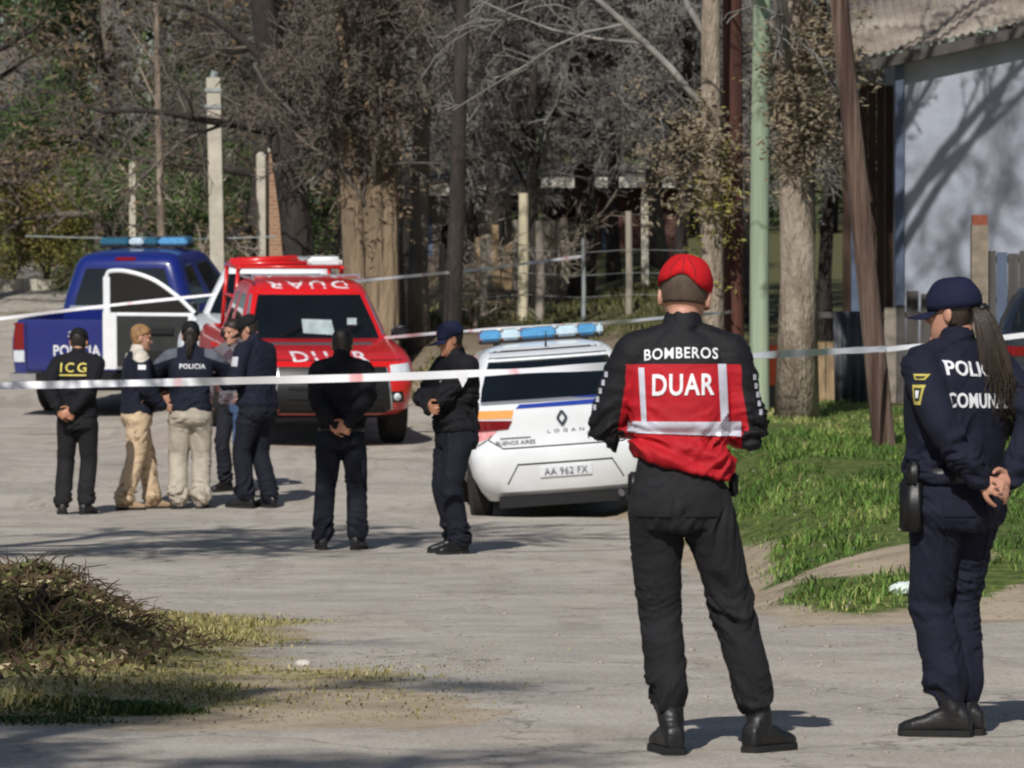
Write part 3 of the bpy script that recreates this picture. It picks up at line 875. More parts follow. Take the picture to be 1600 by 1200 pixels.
    for sd, sx in (('L', -1), ('R', 1)):
        j = J[sd]; sv = we['sleeve']
        limb(mb, [(cx + sx * .04, cy - .004, 1.472), (cx + sx * .10, cy - .004, 1.448), j['sh'] + Vector((-sx * .01, 0, -.008))], [.062, .070, .074 * sv], 4, 16)
        limb(mb, [j['sh'] + Vector((-sx * .012, 0, -.012)), j['sh'] * .65 + j['el'] * .35, j['el'] * .86 + j['sh'] * .14, j['el'], j['el'] * .84 + j['wr'] * .16, j['el'] * .35 + j['wr'] * .65, j['wr']], [r * sv for r in (.078, .070, .062, .060, .060, .052, .041)], 5, 18)
    ja = remesh(mb.mesh(), vox * .9, 3, .5)
    v = co(ja); n = nrm(ja)
    de = np.min([np.linalg.norm(v - np.array(J[s_]['el']), axis=1) for s_ in 'LR'], 0)
    amp = .004 + .010 * np.exp(-(de / .11) ** 2) + .009 * np.exp(-((v[:, 2] - 1.06) / .12) ** 2) + .004 * sstep(1.3, 1.2, v[:, 2])
    q = v.copy(); q[:, 2] += .25 * v[:, 0] * np.sin(seed)
    q[:, 2] += .35 * noise(v * np.array([3, 3, 2.5]) + seed)
    amp = amp * (.4 + 1.3 * sstep(-.25, .3, noise(v * np.array([5, 5, 4.5]) + seed * 3)))
    fd = amp * (ridges(q + seed * 1.3, (4.5, 4.5, 15)) + .7 * ridges(q + seed * 1.3 + 3, (10, 10, 22)) + .3 * ridges(q + seed + 9, (24, 24, 44))) * we['fold']
    if we.get('jfold'): fd = fd + we['jfold'](v)
    v2 = v + n * fd[:, None]
    # hem overhang
    if we.get('jpost'): v2 = we['jpost'](v2)
    set_co(ja, v2)
    if we['zone']: fattr(ja, 'zone', we['zone'](co(ja), J))
    if we['zone2']: fattr(ja, 'zone2', we['zone2'](co(ja), J))
    jo = fin('jacket', ja, (we['jacket'],))
    # ---- hair and headgear
    if we['hair']:
        zl = we.get('hairline', .075); rows = []
        for z in np.linspace(zl - .035, .2358, 16): rows.append([Hm @ q_ for q_ in head_at(float(z), .0065, 32)])
        hv = [q_ for r0 in rows for q_ in r0]; hf = []; Hi = Hm.inverted()
        for i in range(15):
            for jx in range(32):
                j2 = (jx + 1) % 32; f_ = (i * 32 + jx, i * 32 + j2, (i + 1) * 32 + j2, (i + 1) * 32 + jx)
                c_ = Hi @ (sum((hv[t] for t in f_), Vector()) / 4)
                lim_y = -.012 if c_.z < .085 else (.005 if c_.z < .14 else .02 + (c_.z - .14) * 1.3)
                zmin = zl - .03 + (.04 if c_.y > -.03 else 0)
                if c_.y < lim_y and c_.z > zmin - .02: hf.append(f_)
        hf.append(tuple(15 * 32 + q_ for q_ in range(32)))
        hm = mesh_from([tuple(a) for a in hv], hf, True)
        v = co(hm); n = nrm(hm); set_co(hm, v + n * ((np.abs(noise(v * 55 + seed)) * .009 + np.abs(noise(v * 21 + seed)) * .008) * (.25 if we['cap'] else 1.0))[:, None])
        hm = evaluated(hm, [lambda o_: setattr(o_.modifiers.new('s', 'SOLIDIFY'), 'thickness', .008)])
        fin('hair', hm, (we['hair'],))
    if we['cap']:
        cp = we['cap']; rows = []; nn = 40; ez = cp.get('edge', .128); tilt = Matrix.Rotation(R(cp.get('roll', 0)), 4, 'Y') @ Matrix.Rotation(R(cp.get('pitch', -6)), 4, 'X')
        base = head_at(.150, .014, nn); cpt = Vector((0, -.005, .15)); Ct = Matrix.Translation(cpt) @ tilt @ Matrix.Translation(-cpt)
        puff = cp.get('puff', 0.0); hgt = cp.get('h', .115) + .006
        for i in range(11):
            t = i / 10; ang = t * PI / 2; ring = []
            for jx in range(nn):
                b_ = base[jx]; aa = math.atan2(b_.y - cpt.y, b_.x); back = (aa + PI / 2 + PI) % (2 * PI) - PI
                arch = cp.get('arch', .028) * math.exp(-(back / .42) ** 2) if not cp.get('band') else 0
                zz = ez + arch
                fac = max(math.cos(ang), .02) ** .62 * (1 + puff * math.sin(min(t * 2.2, 1) * PI))
                ring.append(Hm @ Ct @ Vector((b_.x * fac, cpt.y + (b_.y - cpt.y) * fac, zz + (ez + hgt - zz) * math.sin(ang) ** .9)))
            rows.append(ring)
        mb = MB(); mb.loft(rows, cap=False); mb.f.append(tuple(10 * nn + q_ for q_ in range(nn)))
        cm = evaluated(mb.mesh(), [lambda o_: setattr(o_.modifiers.new('s', 'SOLIDIFY'), 'thickness', .006)])
        v = co(cm); n = nrm(cm); set_co(cm, v + n * (noise(v * 14 + seed) * .003)[:, None])
        co_ = fin('cap', cm, (cp['mat'],))
        mb = MB(); rows = []
        for i in range(6):
            t = i / 5; ring = []
            for jx in range(15):
                a = R(18) + R(144) * jx / 14
                r0 = Vector((.079 * math.cos(a), .0 + .092 * math.sin(a), 0)); r1 = Vector((.088 * math.cos(a), .015 + (.155 + .02 * math.sin(a)) * math.sin(a) ** .8, 0))
                q_ = r0 * (1 - t) + r1 * t; q_.z = ez - .002 - .012 * t - .02 * (abs(math.cos(a)) ** 2) * t
                ring.append(Hm @ Ct @ q_)
            rows.append(ring)
        vv = [q_ for r0 in rows for q_ in r0]; ff = [(i * 15 + jx, i * 15 + jx + 1, (i + 1) * 15 + jx + 1, (i + 1) * 15 + jx) for i in range(5) for jx in range(14)]
        vm = evaluated(mesh_from([tuple(a) for a in vv], ff), [lambda o_: setattr(o_.modifiers.new('s', 'SOLIDIFY'), 'thickness', .004)])
        fin('cap_visor', vm, (cp.get('visor', cp['mat']),), co_)
        if cp.get('button', True):
            mb = MB(); mb.ball(Hm @ Ct @ Vector((0, -.005, ez + hgt + .002)), (.009, .009, .005), 10, 6); fin('cap_button', mb.mesh(), (cp['mat'],), co_)
    return dict(root=root, J=J, k=k, jacket=jo, trousers=trb, fin=fin, Hm=Hm, spine=spine)

def belt(pr, z, mat_, parent=None, rx=.172, ry=.128, h=.045, bk=1.0):
    """a belt laid round the waist"""
    mb = MB(); rings = []
    for zz, g in ((z - h / 2, 0), (z - h / 2, .008), (z + h / 2, .008), (z + h / 2, 0)):
        cx, cy = pr['spine'](zz); rings.append(sup(cx, cy, zz, (rx + g) * bk, (ry + g) * bk, 36, 2.4))
    mb.loft(rings, cap=False)
    return pr['fin']('belt', mb.mesh(), (mat_,), pr['root'])
def pouch(pr, name, c, size, mat_, rz=0.0):
    mb = MB(); mb.box((0, 0, 0), size); me = mb.mesh()
    bm = bmesh.new(); bm.from_mesh(me); bmesh.ops.bevel(bm, geom=list(bm.edges), offset=min(size) * .22, segments=2, affect='EDGES'); bm.to_mesh(me); bm.free()
    me.transform(Matrix.Translation(c) @ Matrix.Rotation(rz, 4, 'Z'))
    return pr['fin'](name, me, (mat_,), pr['root'])
# ------------------------------------------------------------------ trees and shrubs
class Grower:
    def __init__(s, seed): s.rs = np.random.RandomState(seed); s.tr = MB(); s.cr = MB(); s.tips = []; s.sites = []
    def branch(s, p, d, ln, r, lv, prm):
        rs = s.rs; segs = prm['seg'][lv]; n = prm['side'][lv]; pts = [p.copy()]; dirs = [d.copy()]
        st = ln / segs
        for i in range(segs):
            w = prm['wander'][lv]
            d = d + Vector(rs.normal(0, w, 3)) + Vector((0, 0, prm['trop'][lv]))
            d.normalize(); p = p + d * st; pts.append(p.copy()); dirs.append(d.copy())
        k = len(pts); end = prm['end'][lv]
        rad = [max(r * (1 - (1 - end) * i / (k - 1)), prm.get('rmin', .0075)) for i in range(k)]
        if lv == 0:
            rad[0] *= 1.25
        (s.tr if lv <= prm.get('trunk_lv', 1) else s.cr).tube(pts, rad, n, cap=lv <= 1)
        if lv >= prm['leaf_lv']: s.tips.extend(pts[1:])
        if lv + 1 >= len(prm['num']) + 1: return
        m = prm['num'][lv]; m = int(m * rs.uniform(.8, 1.2) + .5)
        b0 = prm['from'][lv]
        for c in range(m):
            t = b0 + (1 - b0) * (c + rs.uniform(0, 1)) / m; f = t * (k - 1); i = min(int(f), k - 2); u = f - i
            q = pts[i].lerp(pts[i + 1], u); dd = dirs[i + 1]; rr = rad[i] * (1 - u) + rad[i + 1] * u
            ax = dd.orthogonal().normalized(); ax.rotate(Matrix.Rotation(rs.uniform(0, 2 * PI), 3, dd)); 
            an = R(rs.normal(prm['ang'][lv], 10)); nd = Matrix.Rotation(an, 3, ax) @ dd
            L2 = ln * prm['lr'][lv] * rs.uniform(.6, 1.15) * (1.1 - .55 * t if prm.get('taper', True) else 1)
            if prm.get('minlen') and L2 < prm['minlen']: L2 = prm['minlen']
            s.branch(q, nd, L2, min(rr * prm['rr'][lv], prm.get('rmax', 9)), lv + 1, prm)
def leaf_mesh(tips, per, rad, size, seed, name, mat_, droop=.3):
    rs = np.random.RandomState(seed); T = np.array([tuple(t) for t in tips])
    idx = rs.randint(0, len(T), per); c = T[idx] + rs.normal(0, rad, (per, 3))
    a = rs.normal(size=(per, 3)); a[:, 2] *= .6; a /= np.linalg.norm(a, axis=1)[:, None]
    b = rs.normal(size=(per, 3)); b -= a * (a * b).sum(1)[:, None]; b /= np.linalg.norm(b, axis=1)[:, None]
    L = size * rs.uniform(.6, 1.4, per)[:, None]; W = L * .36
    n_ = np.cross(a, b) * L * .12
    V = np.stack([c - a * L * .5, c + b * W * .5 + n_, c + a * L * .5, c - b * W * .5 + n_], 1).reshape(-1, 3)
    F = np.arange(per * 4).reshape(-1, 4)
    return mesh_from(V, F, False, (mat_,), name)

BARE = dict(seg=[8, 7, 5, 4, 3], side=[9, 6, 4, 3, 3], wander=[.05, .13, .16, .2, .22], trop=[.02, .02, .0, -.02, -.05], end=[.35, .25, .3, .4, .5], num=[11, 9, 8, 6], ang=[52, 48, 50, 45], lr=[.5, .55, .5, .55], rr=[.5, .5, .5, .55], leaf_lv=9, trunk_lv=1)
BARE['from'] = [.22, .15, .1, .1]
def variant(**kw):
    d = dict(BARE); d.update(kw); return d
_proto = {}
def proto(key, seed, height, r0, prm, tw, lean=(0, 0)):
    g = Grower(seed); g.branch(Vector((0, 0, -.15)), Vector((lean[0], lean[1], 1)).normalized(), height, r0, 0, prm)
    _proto[key] = (g.tr.mesh((), True, 'trunk'), g.cr.mesh((tw,), True, 'twigs') if g.cr.v else None, g.tips)
    return _proto[key]
def tree(name, label, px, Y, key, bark, rz=0.0, sc=1.0, x=None, leaf=None, group=None, dz=0.0, twig=None, fat=1.0):
    xx = X(px, Y) if x is None else x
    group = group or {'bare_tree': 'bare trees behind the road', 'slim_tree': 'slim grey trees', 'dark_tree': 'dark trunked trees', 'evergreen_tree': 'leafy trees at the back', 'autumn_tree': 'trees with dead leaves', 'leafy_shrub': 'leafy bushes at the back', 'bare_shrub': 'bare shrubs', 'pale_tree': 'pale barked trees', 'tall_tree': 'tall trees beside the road', 'shade_tree': 'shade trees near the camera'}.get(name)
    root = empty(name, (xx, Y, gh(xx, Y) - .02 + dz), rz); tag(root, label, 'tree' if 'shrub' not in name else 'shrub', group)
    t, c, tips = _proto[key]
    o = link('trunk', t, root)
    if not t.materials: t.materials.append(bark)
    o.material_slots[0].link = 'OBJECT'; o.material_slots[0].material = bark
    o.scale = (sc * fat, sc * fat, sc)
    if c is not None:
        q = link('crown', c, root); q.scale = (sc, sc, sc)
        if twig: q.material_slots[0].link = 'OBJECT'; q.material_slots[0].material = twig
    if leaf is not None:
        q = link('leaves', leaf, root); q.scale = (sc, sc, sc)
    return root

# dense bare tree whose fine crown comes down low
LOW = variant(num=[18, 11, 9, 7], ang=[64, 50, 52, 48], lr=[.40, .55, .5, .55], trop=[.02, -.02, -.04, -.07, -.10], rr=[.36, .42, .5, .6], seg=[8, 6, 4, 3, 2], end=[.35, .25, .35, .5, .6])
LOW['from'] = [.22, .10, .1, .1]
proto('dense', 11, 8.5, .15, LOW, M['twig'])
proto('dense2', 12, 9.0, .15, variant(num=[17, 11, 9, 7], ang=[57, 50, 50, 46], lr=[.42, .55, .5, .55], rr=[.36, .42, .5, .6], seg=[8, 6, 4, 3, 2], end=[.35, .25, .35, .5, .6], trop=[.02, -.01, -.03, -.07, -.10], **{'from': [.22, .10, .1, .1]}), M['twig'])
proto('tall', 13, 13.0, .18, variant(num=[8, 7, 5, 3], ang=[42, 46, 48, 44], lr=[.38, .5, .5, .5], **{'from': [.34, .2, .1, .1]}), M['twig'])
proto('slim', 14, 9.0, .11, variant(wander=[.018, .13, .16, .2, .22], num=[9, 6, 5, 3], ang=[38, 44, 46, 44], lr=[.28, .5, .5, .5], **{'from': [.5, .2, .1, .1]}), M['twig'])
proto('dark', 15, 9.5, .25, variant(num=[13, 9, 8, 5], ang=[46, 48, 48, 44], lr=[.40, .55, .5, .5], rr=[.42, .42, .5, .6], wander=[.06, .16, .18, .2, .22], **{'from': [.33, .10, .1, .1]}), M['twig_brown'], lean=(-.04, 0))
LEAFY = variant(num=[16, 8, 6], ang=[66, 50, 50], lr=[.36, .5, .5], seg=[8, 5, 4, 3, 3], leaf_lv=2, trop=[.02, .0, -.03, -.04, -.05])
LEAFY['from'] = [.10, .15, .1, .1]
proto('leafy', 16, 9.0, .2, LEAFY, M['twig_brown'])
proto('leafy2', 17, 8.0, .2, LEAFY, M['twig_brown'])
SHR = variant(num=[12, 6, 4], ang=[55, 48, 46], lr=[.75, .55, .5], seg=[4, 5, 4, 3, 3], side=[6, 5, 3, 3, 3], leaf_lv=2, trop=[.02, .06, .0, -.02, -.05], wander=[.1, .15, .2, .2, .2], taper=False)
SHR['from'] = [.02, .1, .1, .1]
proto('shrub', 18, 1.7, .06, SHR, M['twig_brown'])
proto('shrub2', 19, 1.9, .06, SHR, M['twig_pale'])
lf_dark = leaf_mesh(_proto['leafy'][2], 26000, .20, .11, 1, 'leaves', M['leaf_dark'])
lf_dark2 = leaf_mesh(_proto['leafy2'][2], 24000, .20, .11, 2, 'leaves', M['leaf_dark'])
lf_rust = leaf_mesh(_proto['leafy2'][2], 2000, .22, .11, 3, 'leaves', M['leaf_rust'])
lf_brown = leaf_mesh(_proto['leafy'][2], 3500, .25, .12, 4, 'leaves', M['leaf_brown'])
lf_olive = leaf_mesh(_proto['shrub'][2], 12000, .13, .075, 5, 'leaves', M['leaf_olive'])
lf_olive2 = leaf_mesh(_proto['shrub2'][2], 11000, .14, .075, 6, 'leaves', M['leaf_olive'])
lf_shrubdark = leaf_mesh(_proto['shrub2'][2], 7000, .12, .085, 7, 'leaves', M['leaf_dark'])

# middle and left background
tree('bare_tree', 'bare grey tree with a dense low crown above the wooden post behind the police car', 905, 80, 'dense', M['bark_dark'], .4, 1.0, fat=1.15)
tree('bare_tree', 'bare twiggy tree just left of the middle, behind the police car', 770, 86, 'dense2', M['bark_dark'], 2.1, 1.0)
tree('bare_tree', 'bare twiggy tree behind the cap of the firefighter', 1030, 88, 'dense', M['bark'], 3.6, 1.05)
tree('bare_tree', 'farthest bare grey tree over the roof of the low house', 690, 97, 'dense2', M['bark'], 5.0, 1.1)
tree('bare_tree', 'bare tree far back between the paling fence and the brick house', 860, 100, 'dense', M['bark'], 1.3, 1.15)
tree('bare_tree', 'bare tree beside the shed, behind the rust-brown pole', 1170, 84, 'dense2', M['bark'], .9, 1.05)
tree('bare_tree', 'bare grey tree over the ladder rack of the red truck', 545, 90, 'dense', M['bark'], 4.1, 1.05, twig=M['twig_brown'])
for px, Y, k_, rz, sc, lab in ((640, 79, 'dense', 2.9, .8, 'small bare tree with drooping twigs over the white roof edge'), (960, 84, 'dense2', 4.4, .85, 'small bare tree whose twigs droop in front of the brick house'), (735, 90, 'dense', 5.5, .85, 'small bare tree behind the black trunk'),
        (835, 77.5, 'dense2', .2, .72, 'low bare tree with drooping twigs behind the tallest pale fence post'), (1065, 78, 'dense', 1.9, .8, 'small bare tree left of the slimmer pale tree'), (1290, 79, 'dense2', 3.0, .9, 'bare tree between the pale tree and the shed'), (440, 93, 'dense', .7, .95, 'bare tree behind the orange brick pillar')):
    tree('bare_tree', lab, px, Y, k_, M['bark_dark'], rz, sc, fat=.8)
tree('dark_tree', 'dark brown crooked tree rising behind the red truck', 483, 75, 'dark', M['bark_dark'], .3, 1.0)
tree('dark_tree', 'slim black trunked tree just right of the red truck', 705, 69.5, 'slim', M['bark_dark'], .8, 1.05, fat=1.05)
tree('slim_tree', 'slim grey tree with a pale upright trunk left of the black trunk', 655, 73, 'slim', M['bark'], 2.0, 1.05, fat=1.2)
tree('slim_tree', 'thin grey sapling beside the broad tan trunk', 626, 74.5, 'slim', M['bark'], 3.3, .95, fat=.75)
tree('slim_tree', 'slim pale tree left of the concrete utility post', 256, 84, 'slim', M['bark_pale'], 4.4, .8, fat=.8)
tree('evergreen_tree', 'dark green leafy tree behind the blue pickup', 195, 101, 'leafy', M['bark_dark'], 0, 1.1, leaf=lf_dark)
tree('evergreen_tree', 'dark green leafy tree right behind the concrete utility post', 372, 97, 'leafy2', M['bark_dark'], 1.7, 1.1, leaf=lf_dark2)
tree('evergreen_tree', 'dark leafy tree at the far left edge behind the olive bushes', -35, 108, 'leafy2', M['bark_dark'], 3.0, 1.15, leaf=lf_dark2)
tree('evergreen_tree', 'leafy green tree seen in the gap behind the bare twigs in the centre', 640, 112, 'leafy', M['bark_dark'], 2.4, 1.2, leaf=lf_dark)
tree('autumn_tree', 'tree with rusty dead leaves over the roof of the white pickup', 395, 87, 'leafy2', M['bark_dark'], .5, 1.05, leaf=lf_rust)
tree('autumn_tree', 'tree with hanging brown leaves in the upper left corner', -58, 92, 'leafy', M['bark_dark'], 4.0, 1.05, leaf=lf_brown)
tree('autumn_tree', 'sparse tree with tan leaves above the blue pickup', 170, 94, 'leafy2', M['bark'], 5.2, 1.0, leaf=lf_rust)
for i, (px, Y, sc, lf, key, lab) in enumerate(((18, 97, 1.05, lf_olive, 'shrub', 'olive green bush at the left edge above the road bend'), (72, 99, 1.0, lf_olive2, 'shrub2', 'yellow green bush second from the left edge'), (120, 97, .8, lf_olive, 'shrub', 'low olive bush just left of the blue pickup roof'),
        (300, 92, 1.1, lf_shrubdark, 'shrub2', 'dark bush left of the concrete utility post'), (230, 93, 1.0, lf_shrubdark, 'shrub2', 'dark bush behind the light bar of the blue pickup'), (392, 90, 1.15, lf_shrubdark, 'shrub2', 'dark bush behind the concrete gate post'))):
    tree('leafy_shrub', lab, px, Y, key, M['bark'], i * 1.1, sc, leaf=lf)
for px, Y, sc, rz, lab in ((283, 83, .75, .2, 'small bare shrub with whitish stems behind the blue pickup'), (742, 74, .55, 1.2, 'bare shrub on the bank left of the wooden post'), (600, 75, .6, 2.2, 'bare shrub at the foot of the broad tan trunk'), (870, 79, .7, 3.0, 'bare shrub in front of the paling fence')):
    tree('bare_shrub', lab, px, Y, 'shrub2', M['bark_pale'], rz, sc, twig=M['twig_pale'])

# broad tan trunk, cut off at the top with dead growth
def ivy_clump(parent, c, r, n, seed, mat_, size=.10, name='dead_leaves'):
    rs = np.random.RandomState(seed); pts = [Vector(c) + Vector(rs.normal(0, 1, 3) * np.array(r)) for _ in range(60)]
    me = leaf_mesh(pts, n, .09, size, seed, name, mat_)
    return link(name, me, parent)
g = Grower(31)
rs0 = g.rs
prm = variant(num=[12, 9, 7, 5], lr=[.5, .5, .5, .5], ang=[50, 48, 48, 44], rr=[.3, .5, .5, .55], trunk_lv=0, end=[.3, .25, .3, .4, .5], **{'from': [.48, .12, .1, .1]})
prm['wander'] = [.022, .13, .16, .2, .22]
for ox, lx, r_, h_ in ((-.13, -.012, .22, 5.4), (.12, .015, .24, 5.8), (.0, -.0, .23, 5.0)):
    g.branch(Vector((ox, rs0.uniform(-.08, .08), -.2)), Vector((lx, 0, 1)).normalized(), h_, r_, 0, prm)
_proto['broad'] = (g.tr.mesh((), True, 'trunk'), g.cr.mesh((M['twig_brown'],), True, 'twigs'), [])
bt = tree('broad_tree', 'broad sunlit tan trunk of several stems behind the right side of the red truck', 582, 71.5, 'broad', M['bark_tan'], 0, 1.0)
ivy_clump(bt, (0, -.1, 2.9), (.35, .2, .5), 900, 41, M['leaf_brown'], .08)
# pale tree with a clump of dead leaves beside the green pole
def special_tree(key, seed, h, r0, frm, lean, ang=45, num0=10):
    proto(key, seed, h, r0, variant(rr=[.4, .5, .5, .55], num=[num0, 8, 6, 4], ang=[ang, 46, 48, 44], lr=[.46, .5, .5, .5], wander=[.025, .12, .16, .2, .22], side=[14, 7, 4, 3, 3], trunk_lv=0, **{'from': [frm, .15, .1, .1]}), M['twig'], lean)
special_tree('pale', 51, 13.5, .205, .22, (.015, 0))
pt = tree('pale_tree', 'pale barked tree with a clump of dead leaves on it right of the green pole', 1245, 60, 'pale', M['bark_pale'], 0, 1.0)
ivy_clump(pt, (.02, -.15, 3.15), (.20, .14, .28), 2600, 42, M['ivy'], .085); ivy_clump(pt, (.12, -.12, 3.9), (.22, .14, .35), 1800, 43, M['ivy'], .085)
special_tree('pale2', 52, 12.0, .14, .26, (-.035, 0))
pt2 = tree('pale_tree', 'slimmer pale tree close left of the rust-brown pole', 1113, 63.5, 'pale2', M['bark_pale'], .6, 1.0)
ivy_clump(pt2, (-.35, -.1, 2.9), (.30, .2, .35), 1800, 44, M['ivy'], .08); ivy_clump(pt2, (-.05, -.1, 2.4), (.12, .1, .4), 900, 45, M['leaf_olive'], .08)
# tall bare trees outside the picture on the left and behind the camera: they throw the shadows on the road and on the shed
tree('tall_tree', 'tall bare tree on the verge right of the picture, its branches shade the shed', 0, 59.5, 'tall', M['bark'], 2.0, 1.05, x=6.6)
tree('tall_tree', 'tall bare tree right of the dark car outside the picture', 0, 57, 'pale', M['bark'], 1.0, 1.0, x=8.6)
SHD = variant(num=[13, 7, 5], ang=[58, 48, 46], lr=[.17, .5, .5], seg=[8, 5, 4, 3, 3], leaf_lv=2, trop=[.02, .02, .0, -.02, -.05])
SHD['from'] = [.66, .15, .1, .1]
proto('shade', 20, 11.0, .18, SHD, M['twig_brown'])
lf_shade = leaf_mesh(_proto['shade'][2], 9000, .14, .10, 8, 'leaves', M['leaf_dark'])
lf_shade2 = leaf_mesh(_proto['shade'][2], 2200, .14, .10, 9, 'leaves', M['leaf_dark'])
tree('shade_tree', 'leafy tree standing left of the camera, it shades the near verge', 0, 12.5, 'shade', M['bark_dark'], .9, 1.0, x=-4.2, leaf=lf_shade)
tree('shade_tree', 'second tree left of the camera with thin foliage', 0, 8.2, 'shade', M['bark_dark'], .2, 1.05, x=-3.1, leaf=lf_shade2)
tree('shade_tree', 'thinly leaved tree farther left that shades the brushwood heap', 0, 15.4, 'shade', M['bark_dark'], 2.0, .95, x=-5.0, leaf=lf_shade2)
g = Grower(77); OV = variant(rmin=.016, num=[6, 10, 7, 4], lr=[.35, .5, .5, .5], trunk_lv=0, rr=[.4, .5, .5, .55], **{'from': [.5, .15, .1, .1]})
g.branch(Vector((0, 0, -.2)), Vector((0, 0, 1)), 10.5, .22, 0, OV)
for hh, L_, dy in ((5.6, 4.6, .25), (6.5, 4.0, -.15), (7.0, 4.4, .05), (6.0, 3.2, .5), (6.8, 5.0, .4), (5.9, 5.0, 0.0)):
    g.branch(Vector((0, 0, hh)), Vector((1, dy, .22)).normalized(), L_, .085, 1, OV)
_proto['overhang'] = (g.tr.mesh((), True, 'trunk'), g.cr.mesh((M['twig'],), True, 'twigs'), [])
tree('tall_tree', 'bare tree left of the road whose limbs reach over it', 0, 37.0, 'overhang', M['bark'], 0, 1.0, x=-6.0)
g = Grower(78); FN = variant(rmin=.010, num=[3, 5, 4, 3], lr=[.3, .45, .5, .5], trunk_lv=1, ang=[40, 30, 35, 40], wander=[.03, .06, .12, .2, .2], trop=[.02, .03, .02, 0, 0], **{'from': [.75, .3, .2, .1]})
g.branch(Vector((0, 0, -.2)), Vector((0, 0, 1)), 8.5, .11, 0, FN)
for hh, L_, dx, r_ in ((5.4, 5.2, .85, .06), (5.7, 5.6, .62, .07), (6.2, 4.6, 1.05, .05), (6.6, 5.0, .45, .055), (7.0, 4.2, .8, .045), (7.6, 4.0, .6, .04)):
    g.branch(Vector((0, 0, hh)), Vector((dx, .05, 1)).normalized(), L_, r_, 1, FN)
_proto['fan'] = (g.tr.mesh((), True, 'trunk'), g.cr.mesh((M['twig'],), True, 'twigs'), [])
tree('slim_tree', 'slim bare tree with slanting limbs beside the shed', 1258, 68.0, 'fan', M['bark_dark'], 0, 1.05)
tree('slim_tree', 'slim bare tree with slanting limbs outside the picture by the shed', 0, 67.0, 'fan', M['bark'], -.1, 1.0, x=6.45)

# the wood beyond everything reads as one mass
rs = np.random.RandomState(61); n = 44000
cx = np.concatenate([rs.uniform(-15, 15, 330), rs.uniform(-42, 42, 260)]); cy = rs.uniform(122, 132, 590); cz = rs.uniform(1.5, 15, 590)
T = [Vector((a, b_, c)) for a, b_, c in zip(cx, cy, cz)]
tag(link('woods', leaf_mesh(T, n, .75, .34, 62, 'woods', M['leaf_dark'])), 'dark wood closing the view behind the bare trees', 'woods', kind='stuff')
mb = MB()
for i in range(70):
    x = rs.uniform(-15, 15); y = rs.uniform(120, 126); z = gh(x, y)
    mb.tube(catmull([(x, y, z), (x + rs.normal(0, .3), y, z + 5), (x + rs.normal(0, .8), y, z + 13)], 3), [.16 * (1 - .09 * q) for q in range(7)], 5)
tag(mb.build('wood_trunks', M['bark_dark'], smooth=True), 'dark trunks inside the wood at the back', 'woods', kind='stuff')

# brushwood heap on the near left, with a dark branch standing for a shadow
rs = np.random.RandomState(71); mb = MB(); tint = []
def heap_h(x, y): return .19 * math.exp(-(((x + 2.3) / .42) ** 2 + ((y - 26.4) / 1.2) ** 2))
for i in range(3600):
    x = rs.normal(-2.35, .30); y = rs.normal(26.7, .9)
    if x > -1.45: continue
    z = gh(x, y) + rs.uniform(0, 1) * heap_h(x, y)
    a = rs.uniform(0, 2 * PI); e = abs(rs.normal(.15, .45)); L = rs.uniform(.05, .22) * (1.6 if rs.uniform() < .1 else 1)
    d = Vector((math.cos(a) * math.cos(e), math.sin(a) * math.cos(e), math.sin(e))); p0 = Vector((x, y, z)); r_ = rs.uniform(.0025, .006)
    p1 = p0 + d * L * .5 + Vector(rs.normal(0, .015, 3)); p2 = p0 + d * L + Vector((0, 0, -.25 * L))
    b0 = len(mb.v); mb.tube([p0, p1, p2], [r_, r_ * .8, r_ * .35], 3, cap=False); tint += [rs.uniform(0, .45)] * (len(mb.v) - b0)
for i in range(8000):
    x = rs.normal(-2.35, .32); y = rs.normal(26.0, 1.1)
    if x > -1.45 + .1 * (y - 25): continue
    p = Vector((x, y, gh(x, y) + rs.uniform(.3, 1.05) * heap_h(x, y) + rs.uniform(0, .03))); a = Vector(rs.normal(size=3)).normalized(); b_ = a.orthogonal().normalized(); L = rs.uniform(.015, .04)
    b0 = len(mb.v); mb.add([p - a * L, p + b_ * L * .4, p + a * L, p - b_ * L * .4], [(0, 1, 2, 3)]); tint += [np.clip(rs.normal(.42 if rs.uniform() < .92 else .95, .2), 0, 1)] * 4
me = mb.mesh(M['brush'], False, 'brushwood'); fattr(me, 'tint', tint)
tag(link('brushwood', me), 'heap of cut twigs and dead weeds on the near left verge', 'brushwood', kind='stuff')
pts = catmull([P(-25, 1080, 24.7), P(22, 1030, 24.85), P(46, 985, 25.1), P(62, 945, 25.4), P(70, 915, 25.7)], 4)
mb = MB(); k_ = len(pts); mb.tube(pts, [(.070 - .060 * (i / (k_ - 1)) ** .9) * (1 + .18 * math.sin(i * 2.1)) for i in range(k_)], 12)
for i_, dx_, dz_ in ((6, .12, .10), (9, -.08, .12), (11, .14, .06)): mb.tube([pts[i_], pts[i_] + Vector((dx_ * .5, .02, dz_ * .6)), pts[i_] + Vector((dx_, .05, dz_))], [.018, .011, .004], 6)
v = np.array(mb.v); v += (noise(v * 9) * .06)[:, None] * np.array([1, .4, .6]) + (noise(v * 28) * .02)[:, None]; mb.v = [tuple(a) for a in v]
tag(mb.build('shadow_branch', pmat('dark shadow branch', srgb(40, 32, 26), .98, .6, 9, 1.0, 40, spec=.1, dist=.03), smooth=True), 'dark branch put in for the diagonal shadow on the brushwood heap', 'branch')  # dark shape added in place of a diagonal shadow
mb = MB(); tint = []
